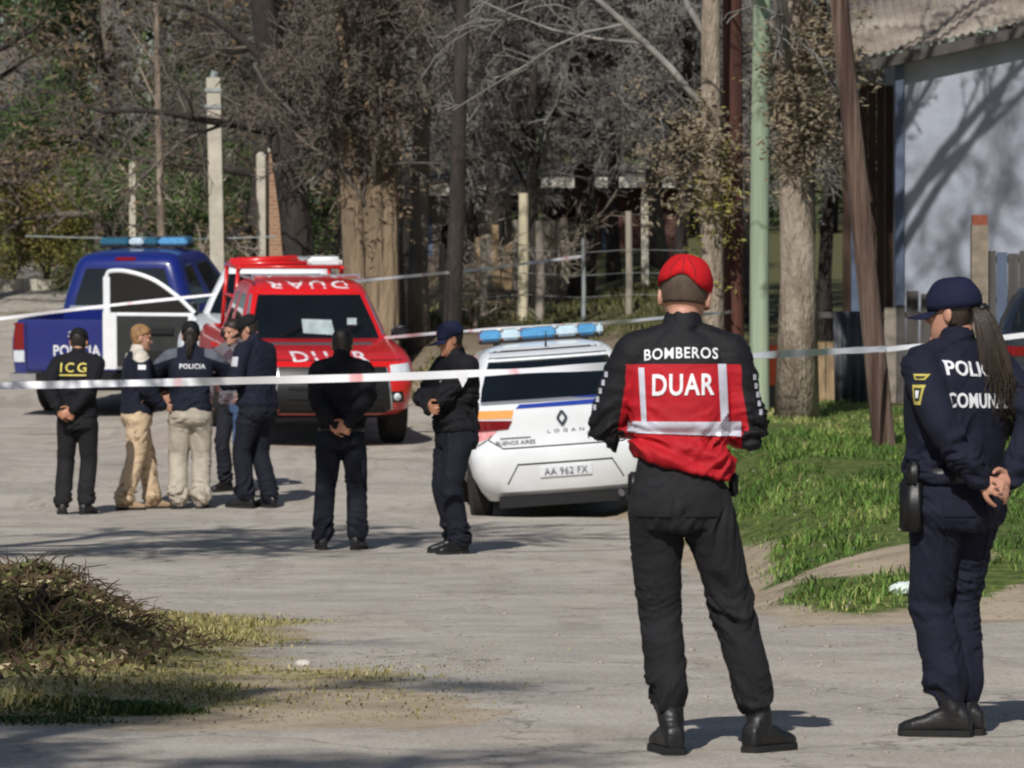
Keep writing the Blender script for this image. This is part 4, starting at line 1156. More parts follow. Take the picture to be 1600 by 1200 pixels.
for i in range(520):
    t = rs.uniform(.0, .95); q = pts[int(t * (len(pts) - 1))]; x, y = q.x + rs.normal(.03, .07), q.y - rs.uniform(.05, .25); z = gh(x, y) + rs.uniform(0, 1) * max(q.z - gh(x, y), 0)
    a = rs.uniform(0, 2 * PI); e = rs.normal(.3, .5); L = rs.uniform(.05, .2); d = Vector((math.cos(a) * math.cos(e), math.sin(a) * math.cos(e), math.sin(e))); p0 = Vector((x, y, z)); b0 = len(mb.v)
    if i % 3: mb.tube([p0, p0 + d * L * .5 + Vector(rs.normal(0, .015, 3)), p0 + d * L], [.0045, .0035, .0015], 3, cap=False)
    else:
        b_ = d.orthogonal().normalized(); l = rs.uniform(.02, .04); mb.add([p0 - d * l, p0 + b_ * l * .4, p0 + d * l, p0 - b_ * l * .4], [(0, 1, 2, 3)])
    tint += [rs.uniform(.05, .6)] * (len(mb.v) - b0)
me = mb.mesh(M['brush'], False, 'dead_weeds'); fattr(me, 'tint', tint)
tag(link('dead_weeds', me), 'dead weeds around the dark branch that stands for a shadow', 'weeds', kind='stuff')
# ------------------------------------------------------------------ poles, posts, fences, buildings
M['rust_wood'] = pmat('rust brown pole wood', srgb(82, 48, 38), .85, .45, 5, .9, 26, stretch=(1, 1, .06), dist=.03)
M['green_wood'] = pmat('pale green treated pole', srgb(122, 138, 116), .85, .22, 5, .8, 26, stretch=(1, 1, .05), dist=.02, c2=srgb(166, 180, 154))
M['brown_wood'] = pmat('weathered red brown pole', srgb(70, 50, 43), .9, .3, 7, 1.0, 26, stretch=(1.5, 1.5, .05), dist=.04, c2=srgb(120, 100, 88), thr=(.4, .6))
M['concrete'] = pmat('pale concrete', srgb(178, 172, 158), .9, .2, 5, .5, 40)
M['grey_wood'] = pmat('grey fence wood', srgb(136, 128, 116), .95, .35, 6, .6, 40, stretch=(1, 1, .2))
M['dark_wood'] = pmat('dark fence wood', srgb(78, 74, 72), .95, .35, 6, .6, 40, stretch=(1, 1, .2))
M['tan_wood'] = pmat('tan board', srgb(158, 134, 104), .95, .25, 6, .6, 40, stretch=(1, 1, .2))
M['pale_wood'] = pmat('pale wooden post', srgb(196, 186, 158), .9, .25, 6, .6, 40, stretch=(1, 1, .2))
M['metal_grey'] = pmat('galvanised metal', srgb(150, 156, 156), .5, .2, 10, .2, 40, metal=.3)
def pole(name, label, base, top, r0, r1, m_, n=16, cat='pole', bend=.0, cap=None):
    base, top = Vector(base), Vector(top); pts = []
    for i in range(9):
        t = i / 8; pts.append(base.lerp(top, t) + Vector((bend * math.sin(PI * t), 0, 0)))
    mb = MB(); mb.tube(pts, [r0 + (r1 - r0) * i / 8 for i in range(9)], n)
    org = Vector(base); mb.v = [tuple(Vector(v) - org) for v in mb.v]
    o = mb.build(name, m_, angle=60); o.location = org
    return tag(o, label, cat, 'tall wooden poles')
def gp(px, Y, dz=-.3): return Vector((X(px, Y), Y, gh(X(px, Y), Y) + dz))
pole('wooden_pole', 'straight rust-brown pole left of the pale green pole', gp(1147, 64), P(1143, -160, 64), .118, .108, M['rust_wood'])
pole('wooden_pole', 'pale green round pole, the lightest of the three tall poles', gp(1187, 62), P(1193, -160, 62), .112, .092, M['green_wood'], bend=-.02)
pole('wooden_pole', 'leaning reddish brown pole between the pale tree and the policewoman', gp(1387, 51.3), P(1296, -140, 51.3), .108, .080, M['brown_wood'])
# concrete utility post
base = gp(343, 82); top = P(334, 122, 82)
mb = MB(); mb.bar(base, top, .20, .20, up=(0, 1, 0)); mb.v = [tuple(Vector(v) - base) for v in mb.v]
uo = mb.build('utility_post', M['concrete']); uo.location = base; tag(uo, 'pale concrete utility post standing behind the pickups', 'post')
mb = MB(); t_ = top - base; mb.box(t_ + Vector((0, 0, -.18)), (.24, .24, .05)); mb.box(t_ + Vector((0, 0, -.42)), (.24, .24, .05)); mb.build('clamp', M['metal_grey'], uo) if False else None
for dz in (-.18, -.42):
    mb = MB(); mb.box(t_ + Vector((0, 0, dz)), (.24, .24, .05)); mb.build('clamp', M['metal_grey'], uo)
mb = MB(); mb.tube([t_ - Vector((0, 0, .02)), t_ + Vector((.02, 0, .10))], .06, 8); mb.build('insulator', M['metal_grey'], uo)
for px, Y, y0, w, m_, lab in ((409, 84, 243, .13, 'concrete', 'short concrete gate post beside the orange brick pillar'), (1008, 80, 310, .10, 'concrete', 'white post in front of the brick house'), (208, 90, 258, .10, 'concrete', 'short pale post between the leafy trees')):
    b0 = gp(px, Y); t0 = P(px - 1, y0, Y); mb = MB(); mb.bar(b0, t0, w, w, up=(0, 1, 0)); mb.tube([t0, t0 + Vector((0, 0, .05))], [w * .6, w * .2], 4); mb.v = [tuple(Vector(v) - b0) for v in mb.v]
    o = mb.build('gate_post', M[m_]); o.location = b0; tag(o, lab, 'post', 'pale gate posts')
def brick_mat(name, a, b_, mortar, scale):
    m = bpy.data.materials.new(name); m.use_nodes = True; nt = m.node_tree; bs = nt.nodes['Principled BSDF']
    tc = node(nt, 'ShaderNodeTexCoord'); mp = node(nt, 'ShaderNodeMapping'); mp.inputs['Rotation'].default_value = (R(90), 0, 0)
    br = node(nt, 'ShaderNodeTexBrick', Scale=scale); br.inputs['Color1'].default_value = (*a, 1); br.inputs['Color2'].default_value = (*b_, 1); br.inputs['Mortar'].default_value = (*mortar, 1); br.inputs['Mortar Size'].default_value = .025
    nt.links.new(tc.outputs['Object'], mp.inputs['Vector']); nt.links.new(mp.outputs['Vector'], br.inputs['Vector']); nt.links.new(br.outputs['Color'], bs.inputs['Base Color']); bs.inputs['Roughness'].default_value = .9
    bp = node(nt, 'ShaderNodeBump', Strength=.6, Distance=.02); nt.links.new(br.outputs['Fac'], bp.inputs['Height']); bp.invert = True; nt.links.new(bp.outputs['Normal'], bs.inputs['Normal'])
    return m
M['brick_orange'] = brick_mat('orange brick', srgb(158, 120, 90), srgb(140, 100, 74), srgb(160, 148, 132), 4.2)
M['brick_red'] = brick_mat('dark red brick', srgb(94, 52, 44), srgb(76, 44, 38), srgb(92, 84, 76), 4.2)
b0 = gp(437, 84); h0 = P(437, 238, 84).z - b0.z
mb = MB(); mb.box((0, 0, h0 / 2), (.30, .30, h0)); po_ = mb.build('brick_pillar', M['brick_orange']); po_.location = b0; tag(po_, 'orange brick pillar behind the ladder rack of the red truck', 'pillar')
mb = MB(); mb.box((0, 0, h0 + .03), (.36, .36, .06)); mb.build('coping', M['concrete'], po_)
# wire fence on the bank
Yf = 75.0
wf = empty('wire_fence', (X(815, Yf), Yf, gh(X(815, Yf), Yf))); tag(wf, 'wire fence on the bank with pale uneven posts', 'fence')
for px, yt, r_, m_ in ((815, 302, .072, 'pale_wood'), (843, 345, .062, 'grey_wood'), (911, 372, .030, 'metal_grey'), (982, 330, .05, 'grey_wood'), (755, 372, .05, 'grey_wood'), (690, 380, .05, 'grey_wood')):
    b0 = gp(px, Yf) - wf.location; t0 = P(px + (3 if px == 815 else 0), yt, Yf) - wf.location
    mb = MB(); mb.tube([b0, b0.lerp(t0, .5) + Vector((.012, 0, 0)), t0], [r_ * 1.05, r_, r_ * .9], 9); mb.build('post', M[m_], wf, angle=50)
for yy in (392, 428, 462):
    mb = MB(); mb.tube([P(px, yy + dy, Yf - .08) - wf.location for px, dy in ((620, 2), (690, 0), (755, 3), (815, -2), (843, 0), (911, 3), (982, -2), (1090, 0))], .004, 4); mb.build('wire', M['metal_grey'], wf)
# paling fence
rs = np.random.RandomState(81); Yp = 82.0
pf = empty('paling_fence', (X(815, Yp), Yp, gh(X(815, Yp), Yp))); tag(pf, 'fence of pale uneven palings in front of the low house', 'fence')
px = 742.0
while px < 884:
    w = rs.uniform(.10, .15); cxp = px + w * 107 / 2; yt = 352 + rs.normal(0, 9) + (14 if px < 790 else -4)
    b0 = gp(cxp, Yp, .02) - wf.location * 0; t0 = P(cxp + rs.normal(0, 1.6), yt, Yp)
    mb = MB(); mb.bar(b0 - pf.location + Vector((0, rs.normal(0, .01), 0)), t0 - pf.location, w, .022, up=(0, 1, 0)); mb.build('paling', M['grey_wood' if rs.uniform() < .7 else 'tan_wood'], pf)
    px += w * 107 + rs.uniform(.5, 3)
mb = MB()
for yy in (385, 440): mb.bar(P(740, yy, Yp + .05) - pf.location, P(886, yy, Yp + .05) - pf.location, .06, .04, up=(0, 1, 0))
mb.build('rail', M['grey_wood'], pf)

# low house with a white roof edge
M['plaster_dark'] = pmat('grey brown plaster', srgb(112, 102, 94), .95, .3, 2, .4, 20)
M['plaster_light'] = pmat('light plaster', srgb(186, 184, 182), .9, .15, 1.2, .3, 16)
M['fascia'] = pmat('white roof edge', srgb(204, 198, 186), .8, .15, 4, .2)
M['roof_sheet'] = pmat('old grey roof sheet', srgb(92, 86, 80), .8, .3, 2, .3, 20)
M['interior'] = pmat('dark doorway', srgb(30, 26, 24), .95, .3, 4, 0)
M['blue_frame'] = pmat('blue grey paint', srgb(78, 90, 112), .7, .25, 5, .2)
def house(name, label, px0, px1, Y, y_eave, wall, depth=6.0, fascia=True, windows=(), doors=(), roof_h=.35):
    x0, x1 = X(px0, Y), X(px1, Y); cx_ = (x0 + x1) / 2; zb = min(gh(x0, Y), gh(x1, Y)) - .3; ze = P(0, y_eave, Y).z
    o = empty(name, (cx_, Y, zb)); tag(o, label, 'house', 'houses behind the trees'); W = x1 - x0; Hh = ze - zb
    # front wall built round its openings
    ops = [(X(a, Y) - cx_, X(b, Y) - cx_, P(0, yb, Y).z - zb, P(0, yt, Y).z - zb, kind) for a, b, yt, yb, kind in list(windows) + list(doors)]
    xs_ = sorted({-W / 2, W / 2, *[q for op in ops for q in op[:2]]}); zs_ = sorted({0, Hh, *[q for op in ops for q in op[2:4]]})
    mb = MB()
    for xa, xb in zip(xs_[:-1], xs_[1:]):
        for za, zb2 in zip(zs_[:-1], zs_[1:]):
            mx, mz = (xa + xb) / 2, (za + zb2) / 2
            if any(op[0] < mx < op[1] and op[2] < mz < op[3] for op in ops): continue
            mb.box((mx, .1, mz), (xb - xa, .2, zb2 - za))
    mb.box((-W / 2 + .1, depth / 2 + .1, Hh / 2), (.2, depth - .2, Hh)); mb.box((W / 2 - .1, depth / 2 + .1, Hh / 2), (.2, depth - .2, Hh)); mb.box((0, depth + .1, Hh / 2), (W, .2, Hh))
    mb.build('wall', wall, o)
    for xa, xb, za, zb2, kind in ops:
        if kind == 'window':
            mb = MB(); t = .07
            mb.box(((xa + xb) / 2, .05, zb2 - t / 2), (xb - xa, .12, t)); mb.box(((xa + xb) / 2, .05, za + t / 2), (xb - xa, .12, t))
            for q in (xa + t / 2, xb - t / 2, (xa + xb) / 2): mb.box((q, .055, (za + zb2) / 2), (t, .10, zb2 - za - 2 * t))
            f = mb.build('window', M['blue_frame'], o)
            mb = MB(); mb.box(((xa + xb) / 2, .10, (za + zb2) / 2), (xb - xa, .012, zb2 - za)); mb.build('pane', M['glass'], f)
        else:
            mb = MB(); mb.box(((xa + xb) / 2, .14, (za + zb2) / 2), (xb - xa, .05, zb2 - za)); d_ = mb.build('door', M['interior'], o)
            mb = MB(); mb.box((xb - .12, .10, (za + zb2) / 2), (.03, .05, .12)); mb.build('handle', M['metal_grey'], d_)
    mb = MB(); y0 = -.45; e = .35
    mb.add([(-W / 2 - e, y0, Hh), (W / 2 + e, y0, Hh), (W / 2 + e, depth / 2, Hh + roof_h), (-W / 2 - e, depth / 2, Hh + roof_h), (-W / 2 - e, depth + .6, Hh), (W / 2 + e, depth + .6, Hh),
            (-W / 2 - e, y0, Hh + .08), (W / 2 + e, y0, Hh + .08), (W / 2 + e, depth / 2, Hh + roof_h + .08), (-W / 2 - e, depth / 2, Hh + roof_h + .08), (-W / 2 - e, depth + .6, Hh + .08), (W / 2 + e, depth + .6, Hh + .08)],
           [(3, 2, 1, 0), (2, 3, 4, 5), (6, 7, 8, 9), (9, 8, 11, 10), (0, 1, 7, 6), (4, 10, 11, 5), (0, 6, 9, 3), (3, 9, 10, 4), (1, 2, 8, 7), (2, 5, 11, 8)])
    rf = mb.build('roof', M['roof_sheet'], o)
    if fascia:
        mb = MB(); mb.box((0, y0 - .03, Hh + .02), (W + 2 * e, .05, .17)); mb.build('fascia', M['fascia'], rf)
    return o
house('low_house', 'low grey house with a white roof edge behind the bare trees in the middle', 585, 800, 92, 300, M['plaster_dark'], windows=((742, 792, 384, 442, 'window'), (640, 676, 340, 400, 'window')), doors=((690, 722, 350, 462, 'door'),))
house('brick_house', 'dark red brick house behind the white post', 878, 1075, 94, 288, M['brick_red'], doors=((884, 918, 318, 440, 'door'),), windows=((940, 962, 352, 400, 'window'),))
house('grey_house', 'light grey house glimpsed through the branches at the upper left', -130, 84, 113, 225, M['plaster_light'], doors=(), windows=((-60, -20, 260, 330, 'window'),), roof_h=2.0)

# shed on the right: pale wall in branch shadow under a rusty sheet roof
Ys = 73.0
so = empty('shed', (X(1500, Ys), Ys, gh(X(1500, Ys), Ys) - .2)); tag(so, 'shed with a pale bluish wall under a corrugated roof at the upper right', 'shed')
S0 = so.location
M['shed_wall'] = pmat('bluish white wash', srgb(154, 159, 171), .9, .22, 1.4, .5, 14)
M['shed_roof'] = pmat('weathered roof sheet', srgb(156, 148, 136), .7, .25, 1.5, .2, 10, c2=srgb(106, 94, 84))
M['shed_dark'] = pmat('dark stained boards', srgb(66, 50, 42), .95, .35, 5, .4, 30, stretch=(1, 1, .2))
def q3(px, py, Y): return P(px, py, Y) - S0
zb = -.3
a, b = q3(1412, 88, Ys), q3(1760, 11, Ys)
mb = MB(); mb.add([(a.x, 0, zb), (b.x, 0, zb), (b.x, 0, b.z), (a.x, 0, a.z), (a.x, .2, zb), (b.x, .2, zb), (b.x, .2, b.z), (a.x, .2, a.z)], [(0, 1, 2, 3), (7, 6, 5, 4), (0, 3, 7, 4), (1, 5, 6, 2), (3, 2, 6, 7), (0, 4, 5, 1)]); mb.add([(a.x, .2, zb), (a.x + .15, .2, zb), (a.x + .15, 4, zb), (a.x, 4, zb), (a.x, .2, a.z), (a.x + .15, .2, a.z), (a.x + .15, 4, a.z), (a.x, 4, a.z)], [(3, 2, 1, 0), (4, 5, 6, 7), (0, 1, 5, 4), (1, 2, 6, 5), (2, 3, 7, 6), (3, 0, 4, 7)])
mb.build('wall', M['shed_wall'], so)
# recess left of the wall with boards at its back
c0 = q3(1330, 120, Ys)
for i in range(6):
    xa = c0.x + (a.x - c0.x) * i / 6; xb = c0.x + (a.x - c0.x) * (i + 1) / 6
    mb = MB(); mb.box(((xa + xb) / 2, 2.0 + .012 * (i % 2), a.z / 2 - .2), (xb - xa - .008, .03, a.z - .2)); mb.build('board', M['shed_dark'], so)
mb = MB(); mb.bar((a.x - .06, -.03, zb), (a.x - .06, -.03, a.z - .05), .11, .11, up=(0, 1, 0)); mb.bar((c0.x + .05, .0, zb), (c0.x + .05, 0, c0.z), .10, .10, up=(0, 1, 0)); mb.build('post', M['blue_frame'], so)
mb = MB(); e0, e1 = q3(1322, 108, Ys - .12), q3(1780, 8, Ys - .12); mb.bar(e0 + Vector((0, 0, -.02)), e1 + Vector((0, 0, -.02)), .14, .36, up=(0, 1, 0)); mb.build('eave_beam', M['dark_wood'], so)
nW = 150; vs = []; 
for j in range(2):
    for i in range(nW + 1):
        t = i / nW; p = e0.lerp(e1, t) + Vector((0, -.10, .118))
        w = .022 * math.sin(i * PI / 2.0 * .9)
        vs.append((p.x, p.y + 3.6 * j, p.z + 1.15 * j + w))
fs = [(i, i + 1, nW + 2 + i, nW + 1 + i) for i in range(nW)]
V, F_ = solid(vs, fs, (0, 0, -1), .012); link('roof', mesh_from(V, F_, True, (M['shed_roof'],), 'roof'), so)

# dark plank fence with a tan board, and a gate with a brick pillar beside the shed
rs = np.random.RandomState(91); Yq = 65.0
df = empty('plank_fence', (X(1370, Yq), Yq, gh(X(1370, Yq), Yq))); tag(df, 'dark weathered plank fence behind the leaning pole', 'fence')
px = 1222.0
while px < 1520:
    w = rs.uniform(.10, .15); s_ = FPX / Yq; cxp = px + w * s_ / 2; yt = 478 + rs.normal(0, 6) + (20 if 1300 < px < 1352 else 0) - (20 if px > 1400 else 0)
    m_ = 'tan_wood' if 1262 < px < 1292 else ('dark_wood' if rs.uniform() < .8 else 'grey_wood')
    if m_ == 'tan_wood': yt = 535
    b0 = gp(cxp, Yq, -.05); t0 = P(cxp + rs.normal(0, 1.5), yt, Yq)
    mb = MB(); mb.bar(b0 - df.location + Vector((0, rs.normal(0, .012), 0)), t0 - df.location, w, .024, up=(0, 1, 0)); mb.build('plank', M[m_], df)
    px += w * s_ + rs.uniform(.4, 2)
mb = MB()
for dz in (.35, 1.0): mb.bar(gp(1222, Yq + .05, dz) - df.location, gp(1520, Yq + .05, dz) - df.location, .07, .045, up=(0, 1, 0))
mb.build('rail', M['dark_wood'], df)
# dark sheet leaning on the fence
sh = MB(); s0 = gp(1304, 64.3, .06); s1 = gp(1352, 64.3, .06); hgt = 1.05
vs = []; nW = 14
for j in range(2):
    for i in range(nW + 1):
        p = s0.lerp(s1, i / nW); vs.append((p.x - s0.x, (.02 * math.sin(i * 1.6)) + .28 * j, p.z - s0.z + hgt * j))
V, F_ = solid(vs, [(i, i + 1, nW + 2 + i, nW + 1 + i) for i in range(nW)], (0, 1, 0), .01)
o = link('metal_sheet', mesh_from(V, F_, True, (pmat('dark grey sheet', srgb(62, 64, 70), .6, .2, 4, .2),), 'sheet')); o.location = s0 + Vector((0, 0, -.05)); tag(o, 'dark grey corrugated sheet leaning on the plank fence', 'sheet')
# gate and pillar
Yg = 58.0
ggp = empty('wooden_gate', (X(1575, Yg), Yg, gh(X(1575, Yg), Yg))); tag(ggp, 'grey boarded gate behind the policewoman at the right edge', 'gate')
for i in range(10):
    pxx = 1548 + i * 17.5; b0 = gp(pxx, Yg, .08); t0 = P(pxx, 392 + (i % 3) * 2, Yg)
    mb = MB(); mb.bar(b0 - ggp.location, t0 - ggp.location, .107, .022, up=(0, 1, 0)); mb.build('board', M['blue_frame'] if i % 4 == 1 else M['grey_gate'] if 'grey_gate' in M else M['dark_wood'], ggp)
mb = MB()
for yy in (405, 470, 540): mb.bar(P(1540, yy, Yg + .04) - ggp.location, P(1722, yy, Yg + .04) - ggp.location, .08, .04, up=(0, 1, 0))
mb.build('rail', M['dark_wood'], ggp)
b0 = gp(1530, Yg); h0 = P(1530, 352, Yg).z - b0.z
mb = MB(); mb.box((0, 0, h0 / 2), (.17, .2, h0)); gpl = mb.build('gate_pillar', pmat('brown concrete', srgb(128, 116, 102), .9, .3, 8, .6, 40)); gpl.location = b0; tag(gpl, 'narrow gate pillar with a brick on top right of the policewoman', 'pillar')
mb = MB(); mb.box((0, 0, h0 + .05), (.15, .18, .11)); mb.build('brick', pmat('red clay brick', srgb(132, 72, 52), .9, .2, 20, .4), gpl)

# orange bin beside the pale tree
ob = gp(1208, 63.2, 0); obr = empty('litter_bin', ob + Vector((0, 0, .0))); tag(obr, 'orange litter bin on a dark stand beside the pale tree', 'bin')
mb = MB(); mb.box((0, 0, .12), (.22, .22, .24)); mb.build('stand', M['dark_wood'], obr)
M['orange_plastic'] = pmat('faded orange plastic', srgb(222, 92, 54), .6, .2, 8, .15)
mb = MB(); rr_ = []
for z, w in ((.24, .10), (.26, .115), (.68, .135), (.70, .14)): rr_.append([Vector((w * sx, w * sy, z)) for sx, sy in ((-1, -1), (1, -1), (1, 1), (-1, 1))])
mb.loft(rr_); mb.build('bucket', M['orange_plastic'], obr)
mb = MB(); mb.box((0, 0, .735), (.30, .30, .065), taper=.8); mb.build('lid', M['tan_wood'], obr)

# low kerb along the far bend and a cable over the pickups
mb = MB()
for i in range(8):
    xa = X(-60 + i * 24, 96.5); xb = X(-60 + (i + 1) * 24, 96.5); z = gh((xa + xb) / 2, 96.5); mb.box(((xa + xb) / 2, 96.5, z + .06), (xb - xa - .01, .2, .26))
tag(mb.build('kerb', M['concrete']), kind='structure')
mb = MB(); mb.tube([P(40, 369, 85), P(150, 372, 84.6), P(255, 374, 84.2), P(335, 373, 82.2), P(430, 370, 82)], .010, 5); tag(mb.build('cable', M['metal_grey']), 'thin pale cable stretched above the roof of the blue pickup', 'cable')

# ------------------------------------------------------------------ police tape
def tape_mat():
    m = bpy.data.materials.new('white barrier tape'); m.use_nodes = True; nt = m.node_tree; b = nt.nodes['Principled BSDF']
    a = node(nt, 'ShaderNodeAttribute', attribute_name='run'); c = node(nt, 'ShaderNodeCombineXYZ'); nt.links.new(a.outputs['Fac'], c.inputs[0])
    n = node(nt, 'ShaderNodeTexNoise', Scale=2.2, Detail=3.0); nt.links.new(c.outputs[0], n.inputs['Vector'])
    r = node(nt, 'ShaderNodeValToRGB'); e = r.color_ramp.elements; e[0].position = .60; e[0].color = (*srgb(226, 226, 230), 1); e[1].position = .68; e[1].color = (*srgb(214, 96, 100), 1)
    nt.links.new(n.outputs['Fac'], r.inputs['Fac']); nt.links.new(r.outputs['Color'], b.inputs['Base Color']); b.inputs['Roughness'].default_value = .35
    return m
M['tape'] = tape_mat()
def tape(name, label, pts, w, sub=10, twist=1.6, seed=1, sag=0.0):
    p = catmull(pts, sub); n_ = len(p); mb = MB(); run = []; rs_ = np.random.RandomState(seed); L = 0; ph = rs_.uniform(0, 6)
    vs, fs = [], []
    for i in range(n_):
        d = (p[min(i + 1, n_ - 1)] - p[max(i - 1, 0)]).normalized(); L += (p[i] - p[i - 1]).length if i else 0
        a = -.2 + .42 * math.sin(L * twist + ph) + .3 * math.sin(L * twist * 2.7 + 1); u = Vector((0, 0, 1)); u = (u - d * u.dot(d)).normalized(); v = d.cross(u)
        q = u * math.cos(a) + v * math.sin(a); t = v * math.cos(a) - u * math.sin(a)
        vs += [p[i] + q * w / 2 + t * .0008, p[i] - q * w / 2 + t * .0008, p[i] - q * w / 2 - t * .0008, p[i] + q * w / 2 - t * .0008]; run += [L] * 4
    for i in range(n_ - 1):
        for j in range(4): fs.append((i * 4 + j, i * 4 + (j + 1) % 4, i * 4 + 4 + (j + 1) % 4, i * 4 + 4 + j))
    mb.add(vs, fs); me = mb.mesh(M['tape'], True, name); fattr(me, 'run', run); sharp(me, 50)
    return tag(link(name, me), label, 'tape', 'barrier tapes' if name == 'barrier_tape' else None)
tape('barrier_tape', 'white barrier tape stretched across the whole road behind the firefighter', [P(-260, 611, 42.0), P(0, 603, 42.1), P(330, 596, 42.3), P(660, 587, 42.5), P(950, 572, 43.3), P(1175, 556, 46.4), P(1386, 545, 51.19)], .060, 24)
tape('barrier_tape', 'white barrier tape running from the leaning pole past the policewoman', [P(1386, 546, 51.17), P(1440, 540, 50.6), P(1545, 530, 50), P(1640, 519, 49.6), P(1760, 506, 49)], .048, 12, seed=3)
tape('barrier_tape', 'white barrier tape from the left edge to the white door', [P(-120, 514, 66.6), P(0, 498, 66.4), P(165, 478, 66.1), P(338, 460, 65.7)], .038, 16, seed=4)
tape('barrier_tape', 'thin barrier tape rising from the red truck to the thin metal fence post', [P(500, 446, 64.6), P(580, 437, 66.2), P(720, 424, 70), P(812, 413, 73), P(911, 400, 74.88)], .036, 16, seed=5)
tape('barrier_tape', 'thin barrier tape at hood height between the red truck and the rust-brown pole', [P(600, 528, 63.2), P(690, 520, 60.5), P(780, 514, 59), P(955, 504, 59.6), P(1030, 497, 61), P(1146, 487, 63.86)], .034, 16, seed=6)
p0 = P(722, 584, 42.45)
mb = MB(); mb.add([p0 + Vector(q) for q in ((-.05, 0, .01), (.05, 0, .012), (.035, .004, -.05), (.004, .01, -.105), (-.02, .004, -.05))] + [p0 + Vector(q) + Vector((0, .0016, 0)) for q in ((-.05, 0, .01), (.05, 0, .012), (.035, .004, -.05), (.004, .01, -.105), (-.02, .004, -.05))], [(0, 1, 2, 3, 4), (9, 8, 7, 6, 5)])
me = mb.mesh(M['tape'], False, 'tape_end'); fattr(me, 'run', [0.0] * 10); tag(link('tape_end', me), 'loose knotted end hanging from the long barrier tape', 'tape')
NF, NCO, NS, NR = 6, 4, 12, 5
def car_ring(z, yf, yr, w, rf, rr, bf=.08, br=.03, crown=0.0):
    pts = []
    for i in range(NF):
        x = (w - rf) * i / (NF - 1); pts.append((x, yf - bf * (x / w) ** 2))
    y0 = pts[-1][1]
    for i in range(1, NCO + 1):
        a = PI / 2 * i / NCO; pts.append((w - rf + rf * math.sin(a), y0 - rf * (1 - math.cos(a))))
    ys_ = y0 - rf; xr = w - rr; yb = yr + br * (xr / w) ** 2; ye = yb + rr
    for i in range(1, NS + 1): pts.append((w, ys_ + (ye - ys_) * i / NS))
    for i in range(1, NCO + 1):
        a = PI / 2 * i / NCO; pts.append((w - rr + rr * math.cos(a), ye - rr * math.sin(a)))
    for i in range(1, NR + 1):
        x = (w - rr) * (1 - i / NR); pts.append((x, yr + br * (x / w) ** 2))
    full = pts + [(-x, y) for x, y in reversed(pts[1:-1])]
    return [Vector((x, y, z + crown * (1 - (x / w) ** 2))) for x, y in full]
NFULL = 2 * (NF + NCO + NS + NCO + NR) - 2
def stack(rings):
    mb = MB(); mb.loft(rings)
    mb.f = [tuple(reversed(f)) for f in mb.f]
    return mb
def cut(me, cutters):
    cut_o = []
    def add(cm):
        o = bpy.data.objects.new('cutter', cm); COL.objects.link(o); cut_o.append(o); return o
    cs = [add(c) for c in cutters]
    def mod(o):
        for c in cs:
            m = o.modifiers.new('b', 'BOOLEAN'); m.operation = 'DIFFERENCE'; m.object = c; m.solver = 'EXACT'
    out = evaluated(me, [mod])
    for c in cut_o: bpy.data.objects.remove(c)
    return out
def arch(x, y, r, depth=.34, zc=.40):
    m = MB(); m.lathe([(r, -depth), (r, depth)], 32, 'x', (x, y, zc)); me = m.mesh()
    bm = bmesh.new(); bm.from_mesh(me); bmesh.ops.recalc_face_normals(bm, faces=bm.faces); bm.to_mesh(me); bm.free(); return me
def cut_box(c, s):
    m = MB(); m.box(c, s); return m.mesh()
def greenhouse(rings, strips, groups, mat_, parent, inset=.035):
    """cab with recessed glass; groups: (name, list of face columns)"""
    mb = stack(rings); me = mb.mesh(); bm = bmesh.new(); bm.from_mesh(me)
    bmesh.ops.recalc_face_normals(bm, faces=bm.faces); bm.faces.ensure_lookup_table()
    idx = {}
    for i in range(len(rings) - 1):
        for j in range(NFULL): idx[(i, j)] = bm.faces[i * NFULL + j]
    glass = []
    sel = []
    for nm, cols in groups: sel.append((nm, [idx[(i, c % NFULL)] for i in strips for c in cols]))
    for nm, fs in sel:
        bmesh.ops.inset_region(bm, faces=fs, thickness=inset, depth=-.008, use_even_offset=True, use_boundary=True)
    for nm, fs in sel:
        vmap = {}; V = []; F = []
        for f in fs:
            q = []
            for v in f.verts:
                if v not in vmap: vmap[v] = len(V); V.append(tuple(v.co))
                q.append(vmap[v])
            F.append(q)
        glass.append((nm, V, F))
    for nm, fs in sel: bmesh.ops.delete(bm, geom=fs, context='FACES_ONLY')
    bm.to_mesh(me); bm.free()
    me.materials.append(mat_); sharp(me, 38)
    o = link('cab', me, parent)
    for nm, V, F in glass:
        g = mesh_from(V, F, True, (M['glass'],), nm); link(nm, g, parent)
    return o
def mcols(cols): return [NFULL - 1 - c for c in cols]
def wheel(parent, x, y, r, w=.22):
    s = 1 if x > 0 else -1
    mb = MB(); h = w / 2
    mb.lathe([(r * .62, -h * .9), (r * .9, -h), (r * .985, -h * .8), (r, -h * .4), (r, h * .4), (r * .985, h * .8), (r * .9, h), (r * .62, h * .9)], 32, 'x')
    o = mb.build('wheel', M['tyre'], parent, angle=40); o.location = (x, y, r - .005)
    mb = MB(); mb.lathe([(r * .62, h * .55), (r * .64, h * .85), (r * .60, h * .9), (r * .52, h * .6), (.02, h * .5)] if s > 0 else [(r * .62, -h * .55), (r * .64, -h * .85), (r * .60, -h * .9), (r * .52, -h * .6), (.02, -h * .5)], 28, 'x')
    for i in range(6):
        a = i * PI / 3; mb.bar((s * h * .62, 0, 0), (s * h * .72, r * .58 * math.cos(a), r * .58 * math.sin(a)), .05, .03, up=(1, 0, 0))
    mb.build('rim', M['rim'], o, angle=35)
    return o
